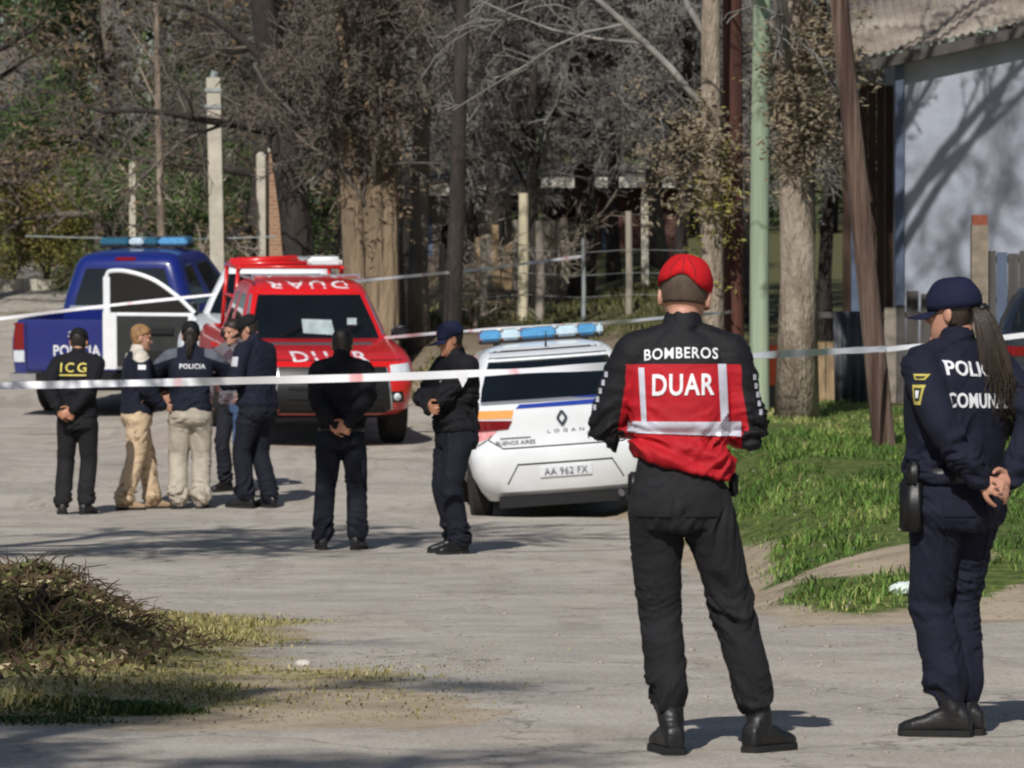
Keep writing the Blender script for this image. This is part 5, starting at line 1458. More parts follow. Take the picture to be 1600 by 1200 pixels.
def place_vehicle(name, label, cat, px, Y, heading, roll=0.0, wb=1.5, ref=0.0, group=None, x=None):
    """ref: local y of the point that stands at (px, Y)"""
    h = R(heading); d = Vector((-math.sin(h), math.cos(h), 0)); p = Vector((X(px, Y) if x is None else x, Y, 0)) - d * ref
    f, b = p + d * wb, p - d * wb
    zf, zb = gh(f.x, f.y), gh(b.x, b.y)
    o = empty(name, (p.x, p.y, (zf + zb) / 2 + .0)); o.rotation_euler = (math.atan2(zf - zb, 2 * wb), R(roll), h)
    tag(o, label, cat, group or ('pickups on the road' if 'pickup' in cat else 'saloon cars')); return o
def strip(name, rt, bv, a, b, dv, w=.010, m_=None, off=.0025, n=8, up=None, th=.004):
    a, b = Vector(a), Vector(b); d = (b - a).normalized(); s = d.cross(Vector(dv)).normalized() * w / 2
    return put_quad(name, rt, m_ or M['seam'], bv, [a - s, b - s, b + s, a + s], dv, n, 1, off, th)
def light_bar(parent, y, z, w, cols, d=.28, h=.12, base=M['black_plastic'], foot_h=.05):
    mb = MB(); mb.box((0, y, z + foot_h + .012), (w, d * .9, .024)); 
    for s in (-1, 1): mb.box((s * w * .36, y, z + foot_h / 2 - .01), (.06, d * .5, foot_h + .04))
    o = mb.build('light_bar', base, parent)
    n = len(cols); x = -w / 2
    tot = sum(c[1] for c in cols)
    for m_, f in cols:
        ww = w * f / tot; mb = MB(); rings = []
        for t, g in ((0, .0), (.1, .9), (.9, .9), (1, .0)): pass
        mb.box((x + ww / 2, y, z + foot_h + .025 + h / 2), (ww * .975, d, h)); me = mb.mesh(m_)
        bm = bmesh.new(); bm.from_mesh(me); bmesh.ops.bevel(bm, geom=list(bm.edges), offset=.022, segments=2, affect='EDGES'); bm.to_mesh(me); bm.free(); sharp(me, 50)
        link('lens', me, o); x += ww
    return o
def mirror(parent, s, y, z, x, m_):
    mb = MB(); mb.box((s * (x + .10), y, z + .02), (.20, .11, .17)); me = mb.mesh(m_)
    bm = bmesh.new(); bm.from_mesh(me); bmesh.ops.bevel(bm, geom=list(bm.edges), offset=.04, segments=3, affect='EDGES'); bm.to_mesh(me); bm.free(); sharp(me, 60)
    o = link('wing_mirror', me, parent)
    mb = MB(); mb.bar((s * (x - .05), y, z - .05), (s * (x + .06), y, z - .02), .06, .05); mb.build('mirror_arm', M['black_plastic'], o)
    return o

def pickup(root, pm, bed_rail=1.12):
    RG = [(.36, 2.50, -2.50, .78, .30, .10, .14), (.42, 2.58, -2.57, .87, .34, .08, .15), (.55, 2.63, -2.60, .915, .36, .07, .16), (.70, 2.62, -2.60, .93, .36, .06, .16),
          (.84, 2.57, -2.60, .932, .34, .06, .16), (.92, 2.50, -2.60, .925, .32, .06, .16), (.985, 2.34, -2.60, .912, .30, .06, .15), (1.045, 2.0, -2.60, .895, .26, .06, .14), (1.10, 1.50, -2.60, .87, .22, .06, .13), (1.135, 1.19, -2.595, .842, .18, .06, .12)]
    me = stack([car_ring(*r) for r in RG]).mesh()
    cs = [arch(s * .95, y, .455, .36, .385) for s in (-1, 1) for y in (1.62, -1.45)] + [cut_box((0, -1.82, 1.0), (1.52, 1.36, .78))]
    me = cut(me, cs); me.materials.clear(); me.materials.append(pm); sharp(me, 32)
    body = link('body', me, root)
    bv = bvh_of(me)
    G = [(1.12, 1.20, -1.08, .835, .26, .14, .12), (1.27, 1.0, -1.06, .80, .26, .14, .12), (1.46, .75, -1.02, .735, .25, .14, .11), (1.63, .54, -.98, .675, .24, .14, .10), (1.685, .44, -.95, .645, .22, .14, .09), (1.735, .24, -.88, .59, .2, .14, .07), (1.768, -.1, -.72, .46, .16, .12, .04), (1.782, -.3, -.5, .2, .08, .08, .02)]
    rings = [car_ring(*g[:7]) for g in G]
    cab = greenhouse(rings, (0, 1, 2), [('windscreen', list(range(0, 7)) + mcols(range(0, 7))), ('side_window', range(9, 15)), ('side_window', mcols(range(9, 15))), ('side_window', range(16, 20)), ('side_window', mcols(range(16, 20))), ('rear_window', list(range(25, 30)) + mcols(range(25, 30)))], pm, root)
    cb = bvh_of(cab.data)
    mb = MB(); mb.box((0, 0, .42), (1.3, 4.4, .22)); mb.box((0, 1.62, .52), (1.1, .8, .3)); mb.box((0, -1.45, .42), (1.1, .8, .3)); mb.build('underbody', M['seam'], root)
    for s in (-1, 1):
        for y in (1.62, -1.45): wheel(root, s * .79, y, .385, .25)
        dv = (-s, 0, 0)
        for y0 in (1.05, .0, -.98): strip('door_gap', root, bv, (s * 1.5, y0, .5), (s * 1.5, y0 - .02, 1.1), dv)
        strip('sill_gap', root, bv, (s * 1.5, 1.05, .47), (s * 1.5, -.98, .47), dv)
        for y0 in (.12, -.86):
            mb = MB(); mb.box((s * .945, y0, .98), (.04, .17, .035)); mb.build('door_handle', pm, root)
        mirror(root, s, 1.0, 1.17, .86, M['black_plastic'])
    return body, bv, cab, cb

# --- the red fire brigade pickup
red = place_vehicle('fire_brigade_pickup', 'red fire brigade pickup facing the camera with white lettering on hood and roof', 'pickup truck', 521, 61.5, 189.5, 0, 1.55, 2.6)
body, bv, cab, cb = pickup(red, M['red_paint'])
F = (0, -1, 0)
put_quad('grille', red, M['black_plastic'], bv, [(.66, 4, .375), (-.66, 4, .375), (-.60, 4, .89), (.60, 4, .89)], F, 14, 10, .006, .01)
for i, z in enumerate((.56, .66, .76)):
    strip('grille_bar', red, bv, (.5, 4, z), (-.5, 4, z), F, .03, M['seam'], .022, 12, th=.012)
for s in (-1, 1):
    strip('grille_trim', red, bv, (s * .655, 4, .42), (s * .60, 4, .88), F, .018, M['chrome'], .02, 8, th=.012)
    put_quad('headlight', red, M['lamp_clear'], bv, [(s * .90, 4, .775), (s * .64, 4, .79), (s * .64, 4, .905), (s * .875, 4, .925)] if s > 0 else [(s * .64, 4, .79), (s * .90, 4, .775), (s * .875, 4, .925), (s * .64, 4, .905)], F, 8, 5, .010, .02)
    put_quad('indicator', red, M['lamp_amber'], bv, [(s * .89, 4, .765), (s * .66, 4, .78), (s * .66, 4, .79), (s * .89, 4, .775)] if s > 0 else [(s * .66, 4, .78), (s * .89, 4, .765), (s * .89, 4, .775), (s * .66, 4, .79)], F, 6, 1, .012, .015)
    put_quad('fog_recess', red, M['black_plastic'], bv, [(s * .80, 4, .50), (s * .62, 4, .50), (s * .64, 4, .62), (s * .78, 4, .62)] if s > 0 else [(s * .62, 4, .50), (s * .80, 4, .50), (s * .78, 4, .62), (s * .64, 4, .62)], F, 5, 4, .005, .012)
    mb = MB(); h = bv.ray_cast(Vector((s * .71, 4, .56)), Vector(F))[0]; mb.lathe([(.0, .03), (.038, .026), (.045, .0)], 16, 'y', h); mb.build('fog_light', M['lamp_clear'], red, smooth=True)
    put_quad('windscreen_pillar_trim', red, M['chrome'], cb, [(s * .80, 4, 1.17), (s * .765, 4, 1.17), (s * .64, 4, 1.60), (s * .665, 4, 1.60)] if s > 0 else [(s * .765, 4, 1.17), (s * .80, 4, 1.17), (s * .665, 4, 1.60), (s * .64, 4, 1.60)], F, 2, 8, .006, .006)
put_quad('lower_intake', red, M['seam'], bv, [(.60, 4, .385), (-.60, 4, .385), (-.56, 4, .455), (.56, 4, .455)], F, 12, 2, .014, .01)
put_quad('number_plate', red, M['plate'], bv, [(.20, 4, .475), (-.20, 4, .475), (-.20, 4, .55), (.20, 4, .55)], F, 6, 2, .03, .02)
put_quad('hood_trim', red, M['chrome'], bv, [(.58, 4, 1.085), (-.58, 4, 1.085), (-.58, 4, 1.105), (.58, 4, 1.105)], F, 16, 1, .006, .006)
put_text('lettering', 'DUAR', red, M['print_white'], bv, (.0, 4, .988), (-1, 0, 0), (0, 0, 1), F, .84, .095, .006, 1.25, .01, .05)
put_text('lettering', 'DUAR', red, M['print_white'], cb, (.0, 4, 1.705), (1, 0, 0), (0, 0, -1), F, .92, .075, .006, 1.3, .01, .05)
strip('hood_gap', red, bv, (.80, 4, .955), (-.80, 4, .955), F, .012, n=24)
for s in (-.18, .42):
    mb = MB(); mb.bar((s, 1.19, 1.17), (s - .34, .99, 1.30), .018, .02); mb.build('wiper', M['black_plastic'], red)
# papers behind the windscreen
M['paper'] = pmat('sheets behind the windscreen', srgb(176, 190, 196), .5, .25, 8, 0)
put_quad('windscreen_sheet', red, M['paper'], cb, [(.52, 4, 1.33), (.18, 4, 1.31), (.22, 4, 1.47), (.54, 4, 1.48)], F, 6, 4, .005, .004, fallback=None)
put_quad('windscreen_sticker', red, M['paper'], cb, [(.05, 4, 1.42), (-.05, 4, 1.42), (-.05, 4, 1.49), (.05, 4, 1.49)], F, 2, 2, .005, .004)
# ladder rack above the load bed with a white roof box at its end
rk = MB(); up = 1.84
for s in (-1, 1):
    for y in (-1.25, -2.35): rk.tube([(s * .66, y, 1.1), (s * .60, y, up)], .024, 8)
    rk.tube([(s * .60, -1.1, up), (s * .60, -2.5, up)], .026, 8); rk.tube([(s * .63, -1.25, 1.5), (s * .63, -2.35, 1.5)], .02, 8)
for y in (-1.15, -1.6, -2.05, -2.45): rk.tube([(-.60, y, up + .01), (.60, y, up + .01)], .022, 8)
rk.build('rack', M['red_paint'], red, smooth=True)
mb = MB(); mb.box((.20, -1.75, up + .07), (.72, .5, .07)); me = mb.mesh(M['red_paint']); bm = bmesh.new(); bm.from_mesh(me); bmesh.ops.bevel(bm, geom=list(bm.edges), offset=.025, segments=2, affect='EDGES'); bm.to_mesh(me); bm.free()
link('tool_box', me, red)
mb = MB(); mb.tube([(.68, -1.4, up + .06), (-.1, -1.4, up + .10)], .045, 10); mb.tube([(.68, -1.3, up + .04), (-.2, -1.3, up + .05)], .03, 8); mb.build('hose_roll', M['red_paint'], red, smooth=True)
mb = MB(); mb.box((-.42, -1.5, up + .06), (.40, .42, .13)); me = mb.mesh(M['white_paint']); bm = bmesh.new(); bm.from_mesh(me); bmesh.ops.bevel(bm, geom=list(bm.edges), offset=.04, segments=3, affect='EDGES'); bm.to_mesh(me); bm.free(); sharp(me, 50)
link('light_box', me, red)
mb = MB(); mb.tube([(.62, .35, 1.77), (.62, -.85, 1.77)], .018, 6); mb.tube([(-.62, .35, 1.77), (-.62, -.85, 1.77)], .018, 6); mb.tube([(-.62, .2, 1.80), (.62, .2, 1.80)], .02, 6); mb.build('roof_rail', M['chrome'], red)

# --- the white pickup behind it with the open door
wht = place_vehicle('white_pickup', 'white pickup behind the red truck with its front door wide open', 'pickup truck', 389, 67.6, 174.0, 0, 1.55, 2.6)
body, bv, cab, cb = pickup(wht, M['white_paint'])
put_quad('grille', wht, M['black_plastic'], bv, [(.46, 4, .44), (-.46, 4, .44), (-.60, 4, .89), (.60, 4, .89)], F, 10, 6, .006, .01)
for s in (-1, 1):
    put_quad('headlight', wht, M['lamp_clear'], bv, [(s * .90, 4, .775), (s * .64, 4, .79), (s * .64, 4, .905), (s * .875, 4, .925)] if s > 0 else [(s * .64, 4, .79), (s * .90, 4, .775), (s * .875, 4, .925), (s * .64, 4, .905)], F, 6, 4, .010, .02)
strip('hood_gap', wht, bv, (.80, 4, .955), (-.80, 4, .955), F, .012, n=24)
hz, hx, hy = 1.10, .90, 1.08
dr = empty('door', (hx, hy, 0), R(-9)); dr.parent = wht
DW = 1.16
mb = MB(); mb.box((DW / 2, 0, .79), (DW, .075, .70)); me = mb.mesh(M['white_paint']); bm = bmesh.new(); bm.from_mesh(me); bmesh.ops.bevel(bm, geom=list(bm.edges), offset=.02, segments=2, affect='EDGES'); bm.to_mesh(me); bm.free()
link('door_panel', me, dr)
M['door_trim'] = pmat('black door trim', srgb(34, 36, 36), .7, .25, 12, .3, 60)
mb = MB(); mb.box((DW / 2 - .05, .043, .79), (DW - .24, .03, .62)); mb.build('door_trim', M['door_trim'], dr)
mb = MB(); mb.box((DW / 2 - .10, .072, .92), (.46, .05, .07)); mb.box((DW / 2, .068, .60), (.55, .04, .14)); mb.build('armrest', M['black_plastic'], dr)
arc = catmull([(.0, 0, 1.14), (.22, 0, 1.34), (.52, 0, 1.54), (.84, 0, 1.64), (1.06, 0, 1.65), (1.13, 0, 1.60), (1.145, 0, 1.40), (1.14, 0, 1.12)], 5)
mb = MB(); mb.tube(arc, [.028] * len(arc), 8); mb.bar((1.09, 0, .44), (1.09, 0, 1.14), .17, .09, up=(0, 1, 0)); mb.bar((1.125, 0, 1.10), (1.125, 0, 1.58), .085, .08, up=(0, 1, 0)); mb.build('window_frame', M['white_paint'], dr, smooth=False)
gp = [p for p in arc[:-3]] + [Vector((1.10, 0, 1.13))]
mb = MB(); n_ = len(gp); mb.add([p + Vector((0, .006, 0)) for p in gp] + [p - Vector((0, .006, 0)) for p in gp], [tuple(range(n_)), tuple(range(2 * n_ - 1, n_ - 1, -1))]); mb.build('window_pane', M['glass'], dr)
strip('bed_stripe', wht, bv, (1.5, -1.2, .8), (1.5, -2.4, .8), (-1, 0, 0), .10, M['blue_sticker'], .004)

# --- the blue police pickup seen from behind
blu = place_vehicle('police_pickup', 'blue police pickup seen from behind with white lettering on its tailgate', 'pickup truck', 136, 70.2, -15.0, 0, 1.5, -2.6)
blu.scale = (1.03, 1.03, 1.11)
body, bv, cab, cb = pickup(blu, M['blue_paint'])
B_ = (0, 1, 0)
put_text('lettering', 'POLICIA', blu, M['print_white'], bv, (-.08, -4, .79), (1, 0, 0), (0, 0, 1), B_, .60, .125, .006, 1.05, .02, .06)
mb = MB(); q = Vector((-.09, -2.608, .965))
for i in range(5):
    a0, a1 = PI * (.15 + .7 * i / 5), PI * (.15 + .7 * (i + 1) / 5); mb.bar(q + Vector((.10 * math.cos(a0), 0, .05 * math.sin(a0))), q + Vector((.10 * math.cos(a1), 0, .05 * math.sin(a1))), .016, .012)
for i in range(5):
    a0, a1 = PI * (1.1 + .8 * i / 5), PI * (1.1 + .8 * (i + 1) / 5); mb.bar(q + Vector((.10 * math.cos(a0), 0, .03 * math.sin(a0))), q + Vector((.10 * math.cos(a1), 0, .03 * math.sin(a1))), .016, .012)
mb.bar(q + Vector((-.03, 0, .01)), q + Vector((.03, 0, .01)), .03, .012); mb.build('emblem', M['print_grey'], blu)
for s in (-1, 1):
    c_ = [(s * .90, -4, .80), (s * .76, -4, .80), (s * .76, -4, 1.10), (s * .88, -4, 1.10)]; c2 = [(s * .905, -4, .66), (s * .76, -4, .66), (s * .76, -4, .79), (s * .90, -4, .79)]
    if s < 0: pass
    else: c_ = [c_[1], c_[0], c_[3], c_[2]]; c2 = [c2[1], c2[0], c2[3], c2[2]]
    put_quad('tail_light', blu, M['lamp_red'], bv, c_, B_, 5, 6, .012, .02); put_quad('reversing_light', blu, M['lamp_clear'], bv, c2, B_, 5, 3, .012, .02)
    strip('tailgate_gap', blu, bv, (s * .73, -4, .56), (s * .73, -4, 1.12), B_, .014)
put_quad('tailgate_handle', blu, M['seam'], bv, [(-.12, -4, .92), (.12, -4, .92), (.12, -4, .97), (-.12, -4, .97)], B_, 4, 2, .008, .01) if False else None
strip('tailgate_gap', blu, bv, (-.73, -4, .555), (.73, -4, .555), B_, .016, n=16)
mb = MB(); mb.box((0, -2.68, .47), (1.78, .20, .15)); me = mb.mesh(M['black_plastic']); bm = bmesh.new(); bm.from_mesh(me); bmesh.ops.bevel(bm, geom=list(bm.edges), offset=.03, segments=2, affect='EDGES'); bm.to_mesh(me); bm.free()
rb = link('rear_bumper', me, blu)
for s in (-1, 1):
    mb = MB(); mb.box((s * .72, -2.685, .50), (.34, .21, .09)); mb.build('bumper_end', M['chrome'], rb)
mb = MB(); mb.box((.0, -2.785, .47), (.42, .012, .11)); mb.build('number_plate', M['plate'], rb)
put_quad('brake_light', blu, M['lamp_red'], cb, [(-.13, -4, 1.685), (.13, -4, 1.685), (.13, -4, 1.72), (-.13, -4, 1.72)], B_, 4, 2, .008, .012)
put_quad('window_sill', blu, M['chrome'], cb, [(-.70, -4, 1.135), (.70, -4, 1.135), (.70, -4, 1.175), (-.70, -4, 1.175)], B_, 10, 1, .012, .012)
light_bar(blu, -.1, 1.75, 1.15, [(M['lamp_teal'], 2), (M['lamp_cyan'], 1), (M['lamp_teal'], 1), (M['lamp_blue'], 2)], .3, .09, foot_h=.03)

# --- cars
def saloon(root, pm):
    RG = [(.19, 2.02, -1.98, .70, .3, .20, .12), (.27, 2.10, -2.10, .765, .34, .22, .14), (.40, 2.15, -2.155, .830, .36, .22, .12), (.56, 2.14, -2.16, .862, .36, .22, .12), (.625, 2.12, -2.15, .866, .36, .28, .15), (.65, 2.11, -2.095, .864, .36, .24, .15),
          (.80, 2.02, -2.075, .860, .34, .22, .14), (.90, 1.75, -2.085, .852, .3, .20, .13), (.985, 1.30, -2.075, .84, .26, .18, .12), (1.025, 1.05, -2.02, .825, .22, .16, .11), (1.04, .95, -1.62, .80, .18, .14, .10)]
    rings = [car_ring(*r, .10) for r in RG]
    me = stack(rings).mesh()
    me = cut(me, [arch(s * .88, y, .36, .30, .30) for s in (-1, 1) for y in (1.33, -1.30)]); me.materials.clear(); me.materials.append(pm); sharp(me, 30)
    body = link('body', me, root); bv = bvh_of(me)
    G = [(1.02, .98, -1.66, .80, .22, .20, .10, .10), (1.14, .74, -1.47, .765, .22, .2, .10, .10), (1.27, .48, -1.24, .705, .22, .2, .09, .09), (1.385, .26, -1.01, .645, .2, .2, .08, .08), (1.425, .16, -.92, .615, .2, .2, .07, .07), (1.465, -.05, -.78, .55, .18, .18, .05, .05), (1.495, -.28, -.6, .40, .12, .12, .03, .03), (1.503, -.38, -.5, .18, .06, .06, .02, .02)]
    cab = greenhouse([car_ring(*g) for g in G], (0, 1, 2), [('windscreen', list(range(0, 7)) + mcols(range(0, 7))), ('side_window', range(9, 14)), ('side_window', mcols(range(9, 14))), ('side_window', range(15, 20)), ('side_window', mcols(range(15, 20))), ('rear_window', list(range(23, 30)) + mcols(range(23, 30)))], pm, root, .03)
    cb = bvh_of(cab.data)
    mb = MB(); mb.box((0, 0, .26), (1.2, 3.7, .18)); mb.box((0, 1.33, .36), (1.06, .7, .3)); mb.box((0, -1.30, .36), (1.06, .7, .3)); mb.build('underbody', M['seam'], root)
    for s in (-1, 1):
        for y in (1.33, -1.30): wheel(root, s * .75, y, .305, .19)
        dv = (-s, 0, 0)
        for y0 in (.9, -.05, -.95): strip('door_gap', root, bv, (s * 1.5, y0, .3), (s * 1.5, y0 - .02, .98), dv)
        for y0 in (.05, -.85):
            mb = MB(); mb.box((s * .865, y0, .86), (.035, .16, .03)); mb.build('door_handle', pm, root)
        mirror(root, s, .78, 1.03, .80, pm)
    return body, bv, cab, cb
car = place_vehicle('police_car', 'white police saloon seen from behind with a blue and white light bar', 'car', 889, 51.0, 4.2, -4.0, 1.35, -2.15)
car.location.z += .01; car.scale = (.98, 1, 1.05)
body, bv, cab, cb = saloon(car, M['white_paint'])
D2 = M['print_dark']
def tri_mesh(name, pts, dv, m_, off, th=.006, bvh=None):
    return None
for s in (-1, 1):
    a = [(s * .845, -4, .80), (s * .50, -4, .815), (s * .46, -4, .885), (s * .835, -4, .905)]
    if s > 0: a = [a[1], a[0], a[3], a[2]]
    put_quad('tail_light', car, M['lamp_red'], bv, a, B_, 10, 4, .010, .016)
    q = [(s * .84, -4, .70), (s * .70, -4, .74), (s * .60, -4, .80), (s * .845, -4, .795)]
    if s > 0: q = [q[1], q[0], q[3], q[2]]
    put_quad('red_sticker', car, M['pink_sticker'], bv, q, B_, 6, 4, .004, .004)
put_quad('orange_sticker', car, M['orange_sticker'], bv, [(-.80, -4, .915), (-.46, -4, .905), (-.44, -4, .975), (-.76, -4, .985)], B_, 8, 3, .006, .005)
put_quad('blue_sticker', car, M['blue_sticker'], bv, [(-.42, -4, .985), (.62, -4, .985), (.62, -4, 1.045), (-.36, -4, 1.035)], B_, 16, 3, .005, .005)
strip('boot_gap', car, bv, (-.56, -4, .648), (.56, -4, .648), B_, .012, n=20)
for s in (-1, 1):
    strip('boot_gap', car, bv, (s * .56, -4, .65), (s * .69, -4, .73), B_, .010, n=6); strip('boot_gap', car, bv, (s * .69, -4, .73), (s * .62, -4, .80), B_, .010, n=4)
    strip('recess_line', car, bv, (s * .44, -4, .50), (s * .54, -4, .34), B_, .011, n=6)
    strip('bumper_gap', car, bv, (s * .70, -4, .73), (s * .86, -4, .64), B_, .010, n=6)
strip('recess_line', car, bv, (-.445, -4, .505), (.445, -4, .505), B_, .014, n=16)
put_quad('number_plate', car, M['plate'], bv, [(-.24, -4, .385), (.24, -4, .385), (.24, -4, .475), (-.24, -4, .475)], B_, 6, 2, .012, .012)
put_text('lettering', 'AA 962 FX', car, D2, bv, (0, -4, .43), (1, 0, 0), (0, 0, 1), B_, .40, .058, .016, 1.1, 0, .08)
put_text('lettering', 'LOGAN', car, D2, bv, (.03, -4, .775), (1, 0, 0), (0, 0, 1), B_, .34, .028, .006, 1.9, 0, .08)
put_text('lettering', 'BUENOS AIRES', car, D2, bv, (-.44, -4, .695), (1, 0, 0), (0, 0, 1), B_, .36, .036, .006, 1.0, .01, .08)
strip('lettering_line', car, bv, (-.58, -4, .735), (-.30, -4, .735), B_, .010, D2, .006)
put_text('lettering', 'POLICIA', car, D2, bv, (.42, -4, .72), (1, 0, 0), (0, 0, 1), B_, .38, .06, .006, 1.05, .01, .08)
em = MB(); q = Vector((.0, -2.085, .885))
dm = [Vector((0, 0, .06)), Vector((.042, 0, 0)), Vector((0, 0, -.06)), Vector((-.042, 0, 0))]
for i in range(4): em.bar(q + dm[i], q + dm[(i + 1) % 4], .022, .02, up=(0, 1, 0))
em.build('emblem', M['print_dark'], car)
mb = MB(); mb.box((0, -1.97, .18), (1.24, .22, .09)); mb.build('rear_valance', M['black_plastic'], car)
mb = MB(); mb.tube([(.50, -2.18, .20), (.50, -1.9, .21)], .028, 10); mb.build('exhaust', M['rim'], car)
mb = MB(); mb.tube([(0, -.78, 1.46), (0, -.93, 1.60)], [.012, .005], 6); mb.build('aerial', M['black_plastic'], car)
put_quad('roof_spoiler', car, M['white_paint'], cb, [(-.56, -4, 1.40), (.56, -4, 1.40), (.54, -4, 1.435), (-.54, -4, 1.435)], B_, 14, 1, .05, .05)
strip('roof_gap', car, cb, (-.54, -4, 1.445), (.54, -4, 1.445), B_, .014, n=16)
light_bar(car, -.25, 1.49, 1.18, [(M['lamp_blue'], 1.0), (M['lamp_cyan'], .9), (M['lamp_blue'], 1.7), (M['lamp_cyan'], 1.0), (M['lamp_blue'], .9), (M['lamp_cyan'], .3)], .30, .095, foot_h=.015)

dk = place_vehicle('dark_saloon', 'dark blue car parked on the grass behind the policewoman', 'car', 1702, 51.6, -4.0, 0, 1.35, -2.15)
body, bv, cab, cb = saloon(dk, M['dark_paint'])
for s in (-1, 1):
    a = [(s * .845, -4, .80), (s * .50, -4, .815), (s * .46, -4, .885), (s * .835, -4, .905)]
    if s > 0: a = [a[1], a[0], a[3], a[2]]
    put_quad('tail_light', dk, M['lamp_red'], bv, a, B_, 8, 4, .010, .016)
put_quad('number_plate', dk, M['plate'], bv, [(-.24, -4, .385), (.24, -4, .385), (.24, -4, .475), (-.24, -4, .475)], B_, 6, 2, .012, .012)
# ------------------------------------------------------------------ the nine people at the cordon
navy, navy2, blk = srgb(30, 34, 52), srgb(38, 44, 84), srgb(30, 30, 33)
M['black_trousers'] = cloth('black work trousers', srgb(30, 29, 32), var=.25)
M['navy_trousers'] = cloth('navy uniform trousers', srgb(21, 24, 40), var=.25)
M['navy_dark_trousers'] = cloth('dark navy trousers', srgb(22, 25, 36), var=.25)
M['duar_jacket'] = cloth('black and red jacket', srgb(22, 21, 25), srgb(174, 22, 34), rough=.7, var=.2)
M['navy_jacket'] = cloth('navy jacket', srgb(21, 24, 41), var=.25)
M['dark_jacket'] = cloth('near black jacket', srgb(20, 20, 25), var=.25)
M['patrol_jacket'] = cloth('dark navy jacket', srgb(22, 26, 42), srgb(196, 188, 176), var=.25)
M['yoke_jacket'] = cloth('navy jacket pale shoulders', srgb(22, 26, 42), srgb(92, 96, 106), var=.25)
M['grey_shirt'] = cloth('grey pink patterned top', srgb(104, 98, 104), srgb(70, 54, 62), var=.3)
M['red_cap'] = cloth('red cap cloth', srgb(186, 32, 38), rough=.95, var=.15, spec=.1)
M['navy_cap'] = cloth('navy cap cloth', srgb(20, 25, 52), var=.15)
M['black_cap'] = cloth('black cap cloth', srgb(20, 20, 23), var=.15)
M['camo'] = pmat('beige camouflage cloth', srgb(196, 172, 142), .9, 0, 9, .2, 300, c2=srgb(128, 104, 78), thr=(.56, .62))
M['khaki'] = pmat('grey beige cloth', srgb(168, 160, 146), .9, .25, 9, .25, 200)
M['jeans'] = cloth('blue jeans', srgb(64, 84, 116), srgb(30, 32, 40), var=.3)

def foot(px, Y, dz=0.0):
    x = X(px, Y); return (x, Y, gh(x, Y) + .002 + dz)

# --- the firefighter in the foreground
def duar_zone(v, J):
    ax = np.abs(v[:, 0])
    el = abs(J['R']['el'].x); sh = abs(J['R']['sh'].x)
    t = np.clip((1.43 - v[:, 2]) / (1.43 - J['R']['el'].z), 0, 1)
    axis = sh * (1 - t) + el * t
    torso = 1.385 - .02 * np.clip(ax - .1, 0, 1) - v[:, 2]
    sleeve = np.minimum.reduce([1.355 - v[:, 2], .012 - (ax - axis), v[:, 2] - J['R']['el'].z - .005])
    return np.where(ax > .205, sleeve, torso)
def duar_hem(v):
    v = v.copy(); w = sstep(1.18, .98, v[:, 2]) * (np.abs(v[:, 0]) < .24)
    v[:, 2] += w * (.045 - .40 * (v[:, 0] + .0) * .55); v[:, 0] += .012 * w
    return v
def duar_folds(v):
    a = sstep(1.20, 1.10, v[:, 2]) * (np.abs(v[:, 0]) < .22)
    diag = np.sin((v[:, 2] * 60 + v[:, 0] * 16 + noise(v * 7) * 2.2)) * .010
    side = .012 * ridges(v * 1.0, (3, 3, 9)) * sstep(.10, .2, np.abs(v[:, 0])) * (v[:, 2] < 1.4)
    belt_ = -.012 * np.exp(-((v[:, 2] - 1.135 - .05 * v[:, 0]) / .02) ** 2)
    return a * diag + side + belt_ * (np.abs(v[:, 0]) < .2)
Yd = 20.2
duar = person('firefighter in a black and red jacket and red cap standing with legs apart, back turned', foot(1068, Yd), R(-2), 1.765,
    dict(feet={'L': (-.045, -.02, 14), 'R': (.275, .05, -34)}, neck=(-.004, .03), sw=.178, shz={'L': .004, 'R': -.002}, head=(-6, -9, 3), pelvis=(-.016, 0), hs=1.07,
         L=((-.80, -.70, -.22), (-.10, .24, 1.13)), R=((.58, -.9, -.25), (.09, .25, 1.14)),
         hands={'L': dict(d=(.5, .55, .35), n=(.6, -.2, .6), curl=.7), 'R': dict(d=(-.4, .6, .4), n=(-.6, -.2, .6), curl=.8)}, bulk=.99),
    dict(jacket=M['duar_jacket'], trousers=M['black_trousers'], hair=M['hair_short'], hairline=.108, cap=dict(mat=M['red_cap'], arch=.030, edge=.125, roll=7, pitch=-5, h=.108, puff=.05),
         hem=.965, collar=1.535, legw=.97, cuff=.060, cuffup=.16, zone=duar_zone, jpost=duar_hem, jfold=duar_folds, fold=1.0, legfold=1.5, sleeve=1.05, skin=M['skin']), vox=.0075)
def cap_seams(pr, col):
    cap_ = [o for o in pr['root'].children if o.name.startswith('cap')][0]; k = pr['k']; Hm = pr['Hm']; cb_ = bvh_of(cap_.data)
    for x0, x1 in ((-.045, -.012), (.0, .0), (.045, .012)):
        pts_ = [(x0, .128 + (.03 if abs(x0) < .03 else .016)), (x0 * .9, .18), (x1, .225)]
        for (xa, za), (xb, zb_) in zip(pts_[:-1], pts_[1:]):
            strip('cap_seam', pr['root'], cb_, (Hm @ Vector((xa, -.4, za))) * k, (Hm @ Vector((xb, -.4, zb_))) * k, Hm.to_3x3() @ Vector((0, 1, 0)), .004, col, .0015, 5)
cap_seams(duar, pmat('dark red thread', srgb(120, 16, 22), .9, .2, 40, 0))
b = bvh_of(duar['jacket'].data); rt, k = duar['root'], duar['k']
put_text('lettering', 'BOMBEROS', rt, M['print_white'], b, (-.008 * k, -.5, 1.425 * k), (1, 0, .025), (0, 0, 1), (0, 1, 0), .264, .040, .005, 1.12, .014, .02, curve=.006)
put_text('lettering', 'DUAR', rt, M['print_white'], b, (.0, -.5, 1.312 * k), (1, 0, .015), (0, 0, 1), (0, 1, 0), .222, .078, .005, 1.10, .022, .02)
